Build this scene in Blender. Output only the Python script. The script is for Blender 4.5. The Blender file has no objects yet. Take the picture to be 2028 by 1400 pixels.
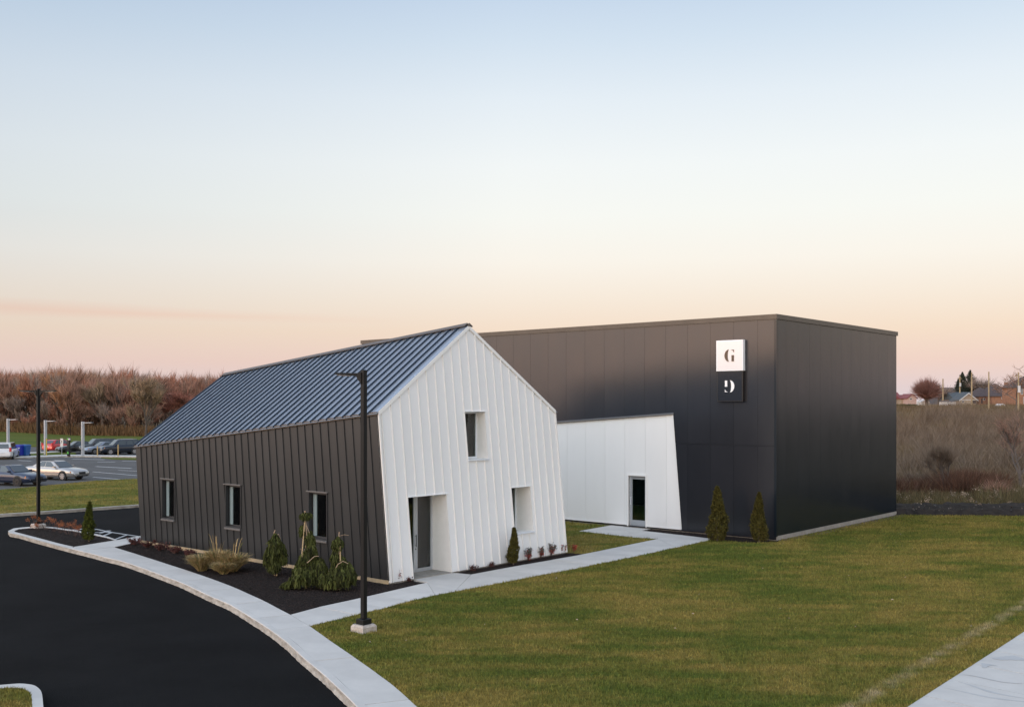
import bpy, math, random
import numpy as np
from mathutils import Vector
random.seed(7); rng = np.random.default_rng(7)
scene = bpy.context.scene
COL = scene.collection
R = math.radians

# ------------------------------------------------------------------ camera
EYE = 5.4
cam_d = bpy.data.cameras.new('camera'); cam = bpy.data.objects.new('camera', cam_d); COL.objects.link(cam)
cam.location = (0, 0, EYE); cam.rotation_euler = (R(90), 0, 0)
cam_d.sensor_width = 36.0; cam_d.lens = 36.0 * 2031 / 2028; cam_d.shift_y = 105 / 2028
cam_d.clip_start = 0.5; cam_d.clip_end = 6000
scene.camera = cam
scene.view_settings.view_transform = 'Standard'; scene.view_settings.look = 'None'
scene.view_settings.gamma = 1; scene.view_settings.use_curve_mapping = False
scene.view_settings.exposure = 0.0

# ------------------------------------------------------------------ world: clear dusk sky opposite the set sun
SUN = Vector((-0.72, -0.69, 0.07)).normalized()
SUN_EL = math.asin(SUN.z)
def lin(c):
    return tuple(((x / 255) / 12.92 if x / 255 <= 0.04045 else ((x / 255 + 0.055) / 1.055) ** 2.4) for x in c)
world = bpy.data.worlds.new('World'); scene.world = world; world.use_nodes = True
nt = world.node_tree; nt.nodes.clear(); N = nt.nodes.new; Lk = nt.links.new
out = N('ShaderNodeOutputWorld'); bg = N('ShaderNodeBackground'); bg.inputs['Strength'].default_value = 1.0
tc = N('ShaderNodeTexCoord'); sep = N('ShaderNodeSeparateXYZ'); Lk(tc.outputs['Generated'], sep.inputs[0])
mr = N('ShaderNodeMath'); mr.operation = 'MULTIPLY'; mr.inputs[1].default_value = 1.0; Lk(sep.outputs['Z'], mr.inputs[0])
ramp = N('ShaderNodeValToRGB'); Lk(mr.outputs[0], ramp.inputs[0])
SKY = [(0.0, (214, 207, 214)), (1.1, (222, 204, 206)), (2.4, (232, 204, 196)), (4.1, (238, 215, 197)),
       (5.8, (241, 226, 212)), (8.0, (245, 238, 229)), (10.5, (243, 243, 238)), (13.2, (239, 242, 242)),
       (16.6, (226, 234, 241)), (19.6, (208, 222, 236)), (22.0, (194, 211, 231)), (32, (188, 206, 231)),
       (50, (182, 200, 228)), (90, (176, 195, 225))]
els = ramp.color_ramp.elements
while len(els) > 1: els.remove(els[-1])
els[0].position = 0; els[0].color = (*lin(SKY[0][1]), 1)
for a_, c_ in SKY[1:]:
    e = els.new(math.sin(R(a_))); e.color = (*lin(c_), 1)
# thin far cloud band low in the sky
mp = N('ShaderNodeMapping'); mp.inputs['Scale'].default_value = (2.2, 2.2, 60); Lk(tc.outputs['Generated'], mp.inputs[0])
nz = N('ShaderNodeTexNoise'); nz.inputs['Scale'].default_value = 1.6; nz.inputs['Detail'].default_value = 5; Lk(mp.outputs[0], nz.inputs['Vector'])
def math_node(op, a, b=None, c=None, clamp=False, tree=None):
    t_ = tree or nt
    n = t_.nodes.new('ShaderNodeMath'); n.operation = op; n.use_clamp = clamp
    for i, v in enumerate((a, b, c)):
        if v is None: continue
        if isinstance(v, (int, float)): n.inputs[i].default_value = v
        else: t_.links.new(v, n.inputs[i])
    return n.outputs[0]
# band: a flat wedge about 5 degrees up, thicker to the left, fading to the right
hx = math_node('ADD', math_node('MULTIPLY', sep.outputs['X'], -0.010), 0.0822)          # band centre height
hh = math_node('SUBTRACT', sep.outputs['Z'], hx)
wob = math_node('MULTIPLY', math_node('SUBTRACT', nz.outputs['Fac'], 0.5), 0.006)
hh = math_node('ADD', hh, wob)
wid = math_node('MULTIPLY_ADD', sep.outputs['X'], -0.014, 0.0030, True)
band = math_node('SUBTRACT', 1.0, math_node('DIVIDE', math_node('ABSOLUTE', hh), wid), None, True)
fadex = math_node('MULTIPLY_ADD', sep.outputs['X'], -4.0, -0.40, True)
low = math_node('MULTIPLY', math_node('MULTIPLY', band, fadex), 0.7)
mixc = N('ShaderNodeMixRGB'); Lk(low, mixc.inputs[0]); Lk(ramp.outputs[0], mixc.inputs[1]); mixc.inputs[2].default_value = (*lin((240, 204, 186)), 1)
# afterglow round the point where the sun went down (behind the camera, left)
vd = N('ShaderNodeVectorMath'); vd.operation = 'DOT_PRODUCT'; Lk(tc.outputs['Generated'], vd.inputs[0]); vd.inputs[1].default_value = SUN
dx_ = math_node('MULTIPLY', sep.outputs['X'], -2.2, None, True); zf_ = math_node('MULTIPLY_ADD', sep.outputs['Z'], 5.0, 0.15, True); dimf = math_node('MULTIPLY', dx_, zf_)
tt = math_node('POWER', math_node('DIVIDE', math_node('ADD', vd.outputs['Value'], 0.25), 1.25, None, True), 1.5)
wc = N('ShaderNodeCombineXYZ')
for i_, k_ in enumerate((1.12, 1.0, 0.86)): Lk(math_node('MULTIPLY', math_node('MULTIPLY_ADD', tt, 3.0 * k_, 1.0), math_node('MULTIPLY_ADD', dimf, (-0.22, -0.18, -0.13)[i_], 1.0)), wc.inputs[i_])
big = N('ShaderNodeVectorMath'); big.operation = 'MULTIPLY'; Lk(mixc.outputs[0], big.inputs[0]); Lk(wc.outputs[0], big.inputs[1])
gl = math_node('POWER', math_node('MAXIMUM', vd.outputs['Value'], 0.0), 6.0)
el_f = math_node('POWER', math_node('SUBTRACT', 1.0, math_node('ABSOLUTE', sep.outputs['Z'])), 5.0)
glow = math_node('MULTIPLY', gl, el_f)
gcol = N('ShaderNodeMixRGB'); gcol.blend_type = 'ADD'; Lk(glow, gcol.inputs[0]); Lk(big.outputs[0], gcol.inputs[1])
gcol.inputs[2].default_value = (2.2, 0.95, 0.35, 1)
skyt = N('ShaderNodeTexSky'); skyt.sky_type = 'NISHITA'; skyt.sun_disc = False
skyt.sun_elevation = SUN_EL; skyt.sun_rotation = math.atan2(SUN.x, SUN.y)
sk2 = N('ShaderNodeMixRGB'); sk2.blend_type = 'ADD'; sk2.inputs[0].default_value = 0.02
Lk(gcol.outputs[0], sk2.inputs[1]); Lk(skyt.outputs[0], sk2.inputs[2])
Lk(sk2.outputs[0], bg.inputs['Color']); Lk(bg.outputs[0], out.inputs['Surface'])

# ------------------------------------------------------------------ last warm light of the sun
sd = bpy.data.lights.new('sun', 'SUN'); sun = bpy.data.objects.new('sun', sd); COL.objects.link(sun)
sd.energy = 0.30; sd.color = (1.0, 0.66, 0.42); sd.angle = R(12)
sun.rotation_euler = (-SUN).to_track_quat('-Z', 'Y').to_euler()

# ------------------------------------------------------------------ helpers
F_, CX_, CY_ = 2031.0, 1014.0, 805.0
def g(px, py, z=0.0):
    """world point at height z seen in the survey picture at px, py"""
    Y = F_ * (EYE - z) / (py - CY_)
    return ((px - CX_) / F_ * Y, Y)
def at(px, Y): return (px - CX_) / F_ * Y
def zat(py, Y): return EYE - (py - CY_) / F_ * Y

def tag(o, label=None, cat=None, group=None, kind=None):
    if label: o['label'] = label
    if cat: o['category'] = cat
    if group: o['group'] = group
    if kind: o['kind'] = kind
    return o
def link(name, me, parent=None, loc=None, rz=None):
    o = bpy.data.objects.new(name, me); COL.objects.link(o)
    if parent: o.parent = parent
    if loc: o.location = loc
    if rz is not None: o.rotation_euler = (0, 0, rz)
    return o
def empty(name, loc, rz=0, label=None, cat=None, group=None):
    o = link(name, None, None, loc, rz); o.empty_display_size = 0.3
    return tag(o, label, cat, group)
def copy_tree(o, parent=None):
    c = o.copy(); COL.objects.link(c)
    if parent: c.parent = parent
    for ch in list(o.children): copy_tree(ch, c)
    return c

class MB:
    def __init__(s): s.v = []; s.f = []; s.m = []; s.cur = 0
    def add(s, vs, fs):
        n = len(s.v); s.v += [tuple(v) for v in vs]; s.f += [tuple(i + n for i in f) for f in fs]; s.m += [s.cur] * len(fs)
    def box(s, x0, x1, y0, y1, z0, z1):
        s.add([(x0,y0,z0),(x1,y0,z0),(x1,y1,z0),(x0,y1,z0),(x0,y0,z1),(x1,y0,z1),(x1,y1,z1),(x0,y1,z1)],
              [(0,3,2,1),(4,5,6,7),(0,1,5,4),(1,2,6,5),(2,3,7,6),(3,0,4,7)])
    def hexa(s, A, B):
        """prism between two matching loops A (bottom/back) and B (top/front)"""
        n = len(A)
        s.add(list(A) + list(B), [tuple(range(n))[::-1], tuple(range(n, 2 * n))] + [(i, (i + 1) % n, n + (i + 1) % n, n + i) for i in range(n)])
    def tube(s, p0, p1, r0, r1=None, n=6, caps=True):
        r1 = r0 if r1 is None else r1
        p0 = Vector(p0); p1 = Vector(p1); d = (p1 - p0).normalized()
        u = d.orthogonal().normalized(); w = d.cross(u)
        A = [p0 + (u * math.cos(2*math.pi*i/n) + w * math.sin(2*math.pi*i/n)) * r0 for i in range(n)]
        B = [p1 + (u * math.cos(2*math.pi*i/n) + w * math.sin(2*math.pi*i/n)) * r1 for i in range(n)]
        fs = [(i, (i + 1) % n, n + (i + 1) % n, n + i) for i in range(n)]
        if caps: fs += [tuple(range(n))[::-1], tuple(range(n, 2 * n))]
        s.add(A + B, fs)
    def prism(s, poly, z0, z1):
        n = len(poly)
        s.add([(p[0], p[1], z0) for p in poly] + [(p[0], p[1], z1) for p in poly],
              [tuple(range(n))[::-1], tuple(range(n, 2*n))] + [(i, (i+1) % n, n+(i+1) % n, n+i) for i in range(n)])
    def build(s, name, mats, parent=None, loc=None, rz=None, smooth=False, bevel=0):
        me = bpy.data.meshes.new(name)
        me.from_pydata(s.v, [], s.f)
        if not isinstance(mats, (list, tuple)): mats = [mats]
        for m in mats: me.materials.append(m)
        if len(mats) > 1: me.polygons.foreach_set('material_index', s.m)
        if smooth: me.polygons.foreach_set('use_smooth', [True] * len(s.f))
        me.update()
        import bmesh as _b
        bm = _b.new(); bm.from_mesh(me); _b.ops.recalc_face_normals(bm, faces=bm.faces); bm.to_mesh(me); bm.free()
        o = link(name, me, parent, loc, rz)
        if bevel:
            bv = o.modifiers.new('bevel', 'BEVEL'); bv.width = bevel; bv.segments = 2; bv.limit_method = 'ANGLE'
        return o
def soup(name, V, mats, mi=None, parent=None, loc=None):
    """triangle soup from numpy array (n,3,3)"""
    n = len(V); me = bpy.data.meshes.new(name)
    me.vertices.add(n * 3); me.vertices.foreach_set('co', np.ascontiguousarray(V, dtype=np.float32).ravel())
    me.loops.add(n * 3); me.loops.foreach_set('vertex_index', np.arange(n * 3, dtype=np.int32))
    me.polygons.add(n); me.polygons.foreach_set('loop_start', np.arange(0, n * 3, 3, dtype=np.int32))
    me.polygons.foreach_set('loop_total', np.full(n, 3, dtype=np.int32))
    if not isinstance(mats, (list, tuple)): mats = [mats]
    for m in mats: me.materials.append(m)
    if mi is not None: me.polygons.foreach_set('material_index', np.asarray(mi, dtype=np.int32))
    me.update(); me.validate()
    return link(name, me, parent, loc)

# 2D convex clipping
def clip(poly, a, b, c):
    """keep a*x+b*y+c >= 0"""
    out_ = []
    for i in range(len(poly)):
        p, q = poly[i], poly[(i + 1) % len(poly)]
        dp = a*p[0]+b*p[1]+c; dq = a*q[0]+b*q[1]+c
        if dp >= 0: out_.append(p)
        if (dp > 0 and dq < 0) or (dp < 0 and dq > 0):
            t = dp / (dp - dq); out_.append((p[0]+(q[0]-p[0])*t, p[1]+(q[1]-p[1])*t))
    return out_
def area(poly): return 0.5 * sum(poly[i][0]*poly[(i+1) % len(poly)][1] - poly[(i+1) % len(poly)][0]*poly[i][1] for i in range(len(poly)))
def subtract(polys, hole):
    if area(hole) < 0: hole = hole[::-1]
    res = []
    for P in polys:
        cur = P
        for i in range(len(hole)):
            p, q = hole[i], hole[(i + 1) % len(hole)]
            a_, b_ = -(q[1]-p[1]), (q[0]-p[0]); c_ = -(a_*p[0]+b_*p[1])      # inside >= 0
            o_ = clip(cur, -a_, -b_, -c_)
            if len(o_) > 2 and abs(area(o_)) > 1e-4: res.append(o_)
            cur = clip(cur, a_, b_, c_)
            if len(cur) < 3: break
    return res
def inpoly(P, poly):
    x, y = P[:, 0], P[:, 1]; ins = np.zeros(len(P), bool); n = len(poly)
    for i in range(n):
        x0, y0 = poly[i]; x1, y1 = poly[(i+1) % n]
        c = ((y0 > y) != (y1 > y)) & (x < (x1-x0)*(y-y0)/((y1-y0) if y1 != y0 else 1e-9)+x0)
        ins ^= c
    return ins
def scatter(poly, n, near=None):
    P = np.array(poly); lo = P.min(0); hi = P.max(0); got = []
    tot = 0
    while tot < n:
        Q = lo + rng.random((n * 2, 2)) * (hi - lo)
        Q = Q[inpoly(Q, poly)]
        if near: Q = Q[rng.random(len(Q)) < np.minimum(1, (near / np.maximum(np.abs(Q[:, 1]), 1)) ** 2)]
        got.append(Q); tot += len(Q)
    return np.concatenate(got)[:n]

# ------------------------------------------------------------------ materials
def newmat(name):
    m = bpy.data.materials.new(name); m.use_nodes = True
    return m, m.node_tree, m.node_tree.nodes['Principled BSDF']
def mat(name, c, rough=0.6, metal=0.0, spec=0.5, var=0.0, scale=4.0, bump=0.0, bscale=None, stretch=(1, 1, 1), island=0.0, c2=None, coords='Object', objvar=0.0, ior=None):
    m, t, b = newmat(name); n = t.nodes.new; l = t.links.new
    b.inputs['Base Color'].default_value = (*c, 1); b.inputs['Roughness'].default_value = rough
    b.inputs['Metallic'].default_value = metal; b.inputs['Specular IOR Level'].default_value = spec
    if ior: b.inputs['IOR'].default_value = ior
    col = None
    tc_ = n('ShaderNodeTexCoord')
    if var or c2:
        mp_ = n('ShaderNodeMapping'); mp_.inputs['Scale'].default_value = stretch; l(tc_.outputs[coords], mp_.inputs[0])
        z_ = n('ShaderNodeTexNoise'); z_.inputs['Scale'].default_value = scale; z_.inputs['Detail'].default_value = 8; z_.inputs['Roughness'].default_value = 0.65
        l(mp_.outputs[0], z_.inputs['Vector'])
        r_ = n('ShaderNodeValToRGB'); r_.color_ramp.elements[0].position = 0.32; r_.color_ramp.elements[1].position = 0.68
        cb = c2 or tuple(x * (1 + var) for x in c); ca = c if c2 else tuple(x * (1 - var) for x in c)
        r_.color_ramp.elements[0].color = (*ca, 1); r_.color_ramp.elements[1].color = (*cb, 1)
        l(z_.outputs['Fac'], r_.inputs[0]); col = r_.outputs[0]
    if island or objvar:
        src = n('ShaderNodeNewGeometry').outputs['Random Per Island'] if island else n('ShaderNodeObjectInfo').outputs['Random']
        amt = island or objvar
        v_ = n('ShaderNodeMapRange'); v_.inputs['To Min'].default_value = 1 - amt; v_.inputs['To Max'].default_value = 1 + amt; l(src, v_.inputs[0])
        hs = n('ShaderNodeHueSaturation'); l(v_.outputs[0], hs.inputs['Value'])
        if col is not None: l(col, hs.inputs['Color'])
        else: hs.inputs['Color'].default_value = (*c, 1)
        col = hs.outputs[0]
    if col is not None: l(col, b.inputs['Base Color'])
    if bump:
        z2 = n('ShaderNodeTexNoise'); z2.inputs['Scale'].default_value = bscale or scale * 6; z2.inputs['Detail'].default_value = 6
        l(tc_.outputs[coords], z2.inputs['Vector'])
        bp = n('ShaderNodeBump'); bp.inputs['Strength'].default_value = bump; bp.inputs['Distance'].default_value = 0.02
        l(z2.outputs['Fac'], bp.inputs['Height']); l(bp.outputs[0], b.inputs['Normal'])
    return m
def sheet_metal(name, c, rough, metal, spec, ribs=0.0, wave=0.10, axis='Y', rvar=0.06, ior=1.5, cv=0.09):
    """painted steel: slight waviness of every sheet, fine vertical ribbing, faint dirt"""
    m, t, b = newmat(name); n = t.nodes.new; l = t.links.new
    b.inputs['Metallic'].default_value = metal; b.inputs['Specular IOR Level'].default_value = spec; b.inputs['IOR'].default_value = ior
    tc_ = n('ShaderNodeTexCoord'); oi = n('ShaderNodeObjectInfo')
    add = n('ShaderNodeVectorMath'); add.operation = 'ADD'; l(tc_.outputs['Object'], add.inputs[0]); 
    sc = n('ShaderNodeVectorMath'); sc.operation = 'SCALE'; sc.inputs[0].default_value = (9, 7, 5); l(oi.outputs['Random'], sc.inputs['Scale']); l(sc.outputs[0], add.inputs[1])
    mp_ = n('ShaderNodeMapping'); mp_.inputs['Scale'].default_value = (1, 1, 0.35); l(add.outputs[0], mp_.inputs[0])
    z_ = n('ShaderNodeTexNoise'); z_.inputs['Scale'].default_value = 1.1; z_.inputs['Detail'].default_value = 6; l(mp_.outputs[0], z_.inputs['Vector'])
    v_ = n('ShaderNodeMapRange'); v_.inputs['From Min'].default_value = 0.3; v_.inputs['From Max'].default_value = 0.7
    v_.inputs['To Min'].default_value = 1-cv; v_.inputs['To Max'].default_value = 1+cv*.8; l(z_.outputs['Fac'], v_.inputs[0])
    v2 = n('ShaderNodeMapRange'); v2.inputs['To Min'].default_value = 1-cv*.5; v2.inputs['To Max'].default_value = 1+cv*.5; l(oi.outputs['Random'], v2.inputs[0])
    mu = math_node('MULTIPLY', v_.outputs[0], v2.outputs[0], tree=t)
    hs = n('ShaderNodeHueSaturation'); hs.inputs['Color'].default_value = (*c, 1); l(mu, hs.inputs['Value']); l(hs.outputs[0], b.inputs['Base Color'])
    rr = n('ShaderNodeMapRange'); rr.inputs['To Min'].default_value = rough - rvar; rr.inputs['To Max'].default_value = rough + rvar; l(z_.outputs['Fac'], rr.inputs[0]); l(rr.outputs[0], b.inputs['Roughness'])
    z2 = n('ShaderNodeTexNoise'); z2.inputs['Scale'].default_value = 1.6; z2.inputs['Detail'].default_value = 2
    mp2 = n('ShaderNodeMapping'); mp2.inputs['Scale'].default_value = (1, 1, 0.3); l(add.outputs[0], mp2.inputs[0]); l(mp2.outputs[0], z2.inputs['Vector'])
    bp = n('ShaderNodeBump'); bp.inputs['Strength'].default_value = wave; bp.inputs['Distance'].default_value = 0.05; l(z2.outputs['Fac'], bp.inputs['Height'])
    last = bp
    if ribs:
        wv = n('ShaderNodeTexWave'); wv.bands_direction = axis; wv.inputs['Scale'].default_value = 3.3; l(tc_.outputs['Object'], wv.inputs['Vector'])
        b2 = n('ShaderNodeBump'); b2.inputs['Strength'].default_value = ribs; b2.inputs['Distance'].default_value = 0.01
        l(wv.outputs['Fac'], b2.inputs['Height']); l(bp.outputs[0], b2.inputs['Normal']); last = b2
    l(last.outputs[0], b.inputs['Normal'])
    return m

M = {}
M['dark_clad'] = sheet_metal('dark_house_steel', (0.0225, 0.0245, 0.0255), 0.32, 0.0, 0.5, wave=0.06)
M['white_clad'] = sheet_metal('white_house_steel', (0.79, 0.785, 0.77), 0.45, 0.0, 0.4, cv=0.025, wave=0.05)
M['seam_white'] = mat('white_seam', (0.80, 0.78, 0.74), 0.4)
M['roof'] = sheet_metal('roof_steel', (0.33, 0.385, 0.455), 0.27, 0.40, 0.6, wave=0.03, cv=.04, ior=1.7)
M['rib_shade'] = mat('roof_rib_shade', (0.026, 0.040, 0.060), .45, spec=.4, var=.1)  # roof ribs: shade of their near sides is put into this dark colour
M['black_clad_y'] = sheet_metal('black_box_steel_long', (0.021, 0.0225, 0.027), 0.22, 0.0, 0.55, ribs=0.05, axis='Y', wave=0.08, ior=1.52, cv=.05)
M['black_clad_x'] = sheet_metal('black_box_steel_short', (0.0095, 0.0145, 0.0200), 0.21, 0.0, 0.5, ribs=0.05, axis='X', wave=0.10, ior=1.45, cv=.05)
M['white_box'] = sheet_metal('white_box_steel', (0.80, 0.785, 0.75), 0.5, 0.0, 0.4, ribs=0.06, axis='Y', wave=0.03, cv=0.02)
M['cap'] = mat('brown_cap_flashing', (0.085, 0.068, 0.052), 0.4, 0.2, var=0.15, scale=1.5)
M['eave_trim'] = mat('bronze_eave_trim', (0.13, 0.105, 0.085), 0.4, 0.2, var=0.1)
M['core'] = mat('dark_backing', (0.012, 0.012, 0.013), 0.9)
M['inner'] = mat('inner_jamb_paint', (0.62, 0.70, 0.70), 0.6)
M['lit_jamb_strip'] = mat('lit_jamb_colour', (0.20, 0.26, 0.27), 0.4, var=0.05)
M['room'] = mat('room_lining', (0.20, 0.23, 0.21), 0.9, var=0.5, scale=0.8)
M['jamb_white'] = mat('white_reveal', (0.80, 0.78, 0.74), 0.5, var=0.03)
M['alu'] = mat('grey_aluminium', (0.46, 0.48, 0.50), 0.35, 0.4, var=0.05)
M['alu_white'] = mat('white_frame', (0.72, 0.75, 0.78), 0.35)
M['dark_metal'] = mat('dark_frame', (0.035, 0.036, 0.038), 0.4, 0.3)
M['flash'] = mat('grey_flashing', (0.17, 0.165, 0.16), 0.35, 0.4)
M['black'] = mat('black_paint', (0.012, 0.012, 0.013), 0.35, 0.1, var=0.2)
M['concrete'] = mat('concrete', (0.545, 0.512, 0.468), 0.85, var=0.10, scale=0.8, bump=0.35, bscale=60, coords='Object', objvar=0.035)
M['kerb_face'] = mat('stained_kerb_face', (0.47, 0.43, 0.37), 0.9, c2=(0.22, 0.19, 0.155), scale=2.6, bump=0.8, bscale=14, stretch=(1, 1, 3))
M['found'] = mat('foundation_concrete', (0.28, 0.255, 0.22), 0.9, var=0.2, scale=3, bump=0.4)
M['base_strip'] = mat('raw_insulation_edge', (0.52, 0.38, 0.21), 0.8, c2=(0.30, 0.24, 0.16), scale=2.0)
M['asphalt'] = mat('asphalt_fresh', (0.0105, 0.0102, 0.0102), 0.95, var=0.22, scale=0.35, bump=1.0, bscale=55, spec=0.06)
M['asphalt_old'] = mat('asphalt_old', (0.108, 0.103, 0.098), 0.95, spec=.15, var=0.14, scale=0.25, bump=0.5, bscale=40)
M['paint'] = mat('road_paint', (0.52, 0.52, 0.51), 0.7, c2=(0.30, 0.30, 0.295), scale=8)
M['mulch'] = mat('mulch_bed', (0.014, 0.011, 0.010), 0.95, spec=.1, c2=(0.034, 0.026, 0.022), scale=9, bump=1.0, bscale=45)
M['chip'] = mat('mulch_chips', (0.040, 0.030, 0.027), 0.9, spec=.1, island=0.75)
M['soil'] = mat('bare_soil', (0.10, 0.075, 0.052), 0.95, var=0.4, scale=6, bump=1)
def glass_mat(name, tint, refl=0.10):
    m, t, b = newmat(name); t.nodes.remove(b); n = t.nodes.new; l = t.links.new
    tr = n('ShaderNodeBsdfTransparent'); tr.inputs[0].default_value = (*tint, 1)
    gs = n('ShaderNodeBsdfGlossy'); gs.inputs['Roughness'].default_value = 0.02
    fr = n('ShaderNodeFresnel'); fr.inputs[0].default_value = 1.5
    ad = math_node('ADD', fr.outputs[0], refl - 0.04, None, True, tree=t)
    mx = n('ShaderNodeMixShader'); l(ad, mx.inputs[0]); l(tr.outputs[0], mx.inputs[1]); l(gs.outputs[0], mx.inputs[2])
    l(mx.outputs[0], t.nodes['Material Output'].inputs['Surface'])
    return m
M['glass'] = glass_mat('window_glass', (0.66, 0.82, 0.77), 0.10)

# lawn colour, shared by the turf sheet and the blades on it
S1 = g(1683, 1400); S2 = g(2028, 1196)
def lawn_color(t, blades):
    n = t.nodes.new; l = t.links.new
    geo = n('ShaderNodeNewGeometry')
    def noise(scale, detail=5, rough=0.6, st=(1, 1, 1), rz=0):
        mp_ = n('ShaderNodeMapping'); mp_.inputs['Scale'].default_value = st; mp_.inputs['Rotation'].default_value = (0, 0, rz)
        l(geo.outputs['Position'], mp_.inputs[0])
        z_ = n('ShaderNodeTexNoise'); z_.inputs['Scale'].default_value = scale; z_.inputs['Detail'].default_value = detail; z_.inputs['Roughness'].default_value = rough
        l(mp_.outputs[0], z_.inputs['Vector']); return z_.outputs['Fac']
    r1 = n('ShaderNodeValToRGB'); e = r1.color_ramp.elements
    e[0].position = 0.41; e[0].color = (0.088, 0.110, 0.018, 1); e[1].position = 0.61; e[1].color = (0.222, 0.170, 0.043, 1)
    m_ = e.new(0.51); m_.color = (0.146, 0.138, 0.028, 1)
    mixn = math_node('ADD', math_node('MULTIPLY', noise(0.20, 3, 0.5), 0.60, tree=t), math_node('MULTIPLY', noise(0.8, 7, 0.70, (0.6, 1.6, 1), R(-38)), 0.80, tree=t), tree=t)
    mixn = math_node('SUBTRACT', mixn, 0.185, tree=t)
    l(mixn, r1.inputs[0])
    # small tufts, lighter and darker
    r2 = n('ShaderNodeMapRange'); r2.inputs['From Min'].default_value = 0.3; r2.inputs['From Max'].default_value = 0.7
    r2.inputs['To Min'].default_value = 0.50; r2.inputs['To Max'].default_value = 1.5; l(noise(5.5, 8, 0.75, (1, 1.6, 1)), r2.inputs[0])
    hs = n('ShaderNodeHueSaturation'); l(r1.outputs[0], hs.inputs['Color']); l(r2.outputs[0], hs.inputs['Value'])
    # straw-coloured worn streak beside the pavement
    dx, dy = S2[0]-S1[0], S2[1]-S1[1]; L_ = math.hypot(dx, dy); nx, ny = -dy/L_, dx/L_
    vd_ = n('ShaderNodeVectorMath'); vd_.operation = 'DOT_PRODUCT'; l(geo.outputs['Position'], vd_.inputs[0]); vd_.inputs[1].default_value = (nx, ny, 0)
    dist = math_node('ABSOLUTE', math_node('SUBTRACT', vd_.outputs['Value'], nx*S1[0]+ny*S1[1], tree=t), tree=t)
    st = math_node('SUBTRACT', 1.0, math_node('DIVIDE', dist, 0.24, tree=t), None, True, tree=t)
    pat = math_node('MULTIPLY_ADD', noise(1.7, 5, 0.6), 3.4, -1.25, True, tree=t)
    sm = math_node('MULTIPLY', math_node('MULTIPLY', st, pat, tree=t), 1.25, None, True, tree=t)
    mx = n('ShaderNodeMixRGB'); l(sm, mx.inputs[0]); l(hs.outputs[0], mx.inputs[1]); mx.inputs[2].default_value = (0.34, 0.27, 0.15, 1)
    o_ = mx.outputs[0]
    if blades:
        v_ = n('ShaderNodeMapRange'); v_.inputs['To Min'].default_value = 0.60; v_.inputs['To Max'].default_value = 1.65; l(geo.outputs['Random Per Island'], v_.inputs[0])
        h2 = n('ShaderNodeHueSaturation'); l(o_, h2.inputs['Color']); l(v_.outputs[0], h2.inputs['Value']); o_ = h2.outputs[0]
    return o_
m, t, b = newmat('turf'); t.links.new(lawn_color(t, False), b.inputs['Base Color']); b.inputs['Roughness'].default_value = 0.95; b.inputs['Specular IOR Level'].default_value = 0.1
_n = t.nodes.new('ShaderNodeTexNoise'); _n.inputs['Scale'].default_value = 26; _n.inputs['Detail'].default_value = 8
_g = t.nodes.new('ShaderNodeNewGeometry'); t.links.new(_g.outputs['Position'], _n.inputs['Vector'])
_b = t.nodes.new('ShaderNodeBump'); _b.inputs['Strength'].default_value = 1; _b.inputs['Distance'].default_value = 0.05
t.links.new(_n.outputs['Fac'], _b.inputs['Height']); t.links.new(_b.outputs[0], b.inputs['Normal'])
M['turf'] = m
m, t, b = newmat('grass_blades'); t.links.new(lawn_color(t, True), b.inputs['Base Color']); b.inputs['Roughness'].default_value = 0.7; b.inputs['Specular IOR Level'].default_value = 0.2
M['blade'] = m
M['meadow'] = mat('meadow_grass', (0.055, 0.085, 0.010), 0.95, spec=.1, c2=(0.12, 0.125, 0.022), scale=0.06, bump=1, bscale=3, stretch=(0.4, 2.5, 1))
M['earth'] = mat('dry_field', (0.105, 0.080, 0.052), 0.95, spec=.1, c2=(0.16, 0.125, 0.070), scale=0.10, bump=1, bscale=2.5, stretch=(0.5, 1.6, 1), coords='Object')

# ------------------------------------------------------------------ terrain
def hill(X, Y):
    Yk = [0, 50, 60, 100, 150, 200, 260, 310, 420, 900, 3000]
    Zk = [-.4, -.4, -.12, 1.0, 2.7, 4.4, 5.6, 6.0, 6.2, 5.6, 4.6]
    r = np.interp(Y, Yk, Zk)
    lft = np.interp(Y, [0, 50, 60, 230, 400, 3000], [-.4, -.4, -.30, -.10, 0.2, 2.0])
    s = np.clip((X + 10) / 30, 0, 1); s = s * s * (3 - 2 * s)
    return lft * (1 - s) + r * s
xs = np.concatenate([np.arange(-1500, -200, 60), np.arange(-200, 260, 5), np.arange(260, 1600, 60)])
ys = np.concatenate([np.arange(-80, 40, 20), np.arange(40, 340, 4), np.arange(340, 3200, 70)])
XX, YY = np.meshgrid(xs, ys)
ZZ = hill(XX, YY) + np.where((YY > 62) & (XX > 0), 1, 0) * (0.25 * np.sin(XX * 0.11 + YY * 0.05) * np.sin(YY * 0.083) + 0.1 * np.sin(XX * 0.37 + 1.3) * np.sin(YY * 0.29))
nx_, ny_ = len(xs), len(ys)
fv = [(j*nx_+i, j*nx_+i+1, (j+1)*nx_+i+1, (j+1)*nx_+i) for j in range(ny_-1) for i in range(nx_-1)]
me = bpy.data.meshes.new('ground'); me.from_pydata(np.stack([XX, YY, ZZ], -1).reshape(-1, 3).tolist(), [], fv)
me.materials.append(M['earth']); me.polygons.foreach_set('use_smooth', [True]*len(fv)); me.update()
tag(link('ground', me), kind='structure')

def sheet(name, poly, z1, z0, m, kind='structure'):
    mb = MB(); mb.prism(poly, z0, z1); return tag(mb.build(name, m), kind=kind)
G = lambda L_, z=0: [g(x, y, z) for x, y in L_]

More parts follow.
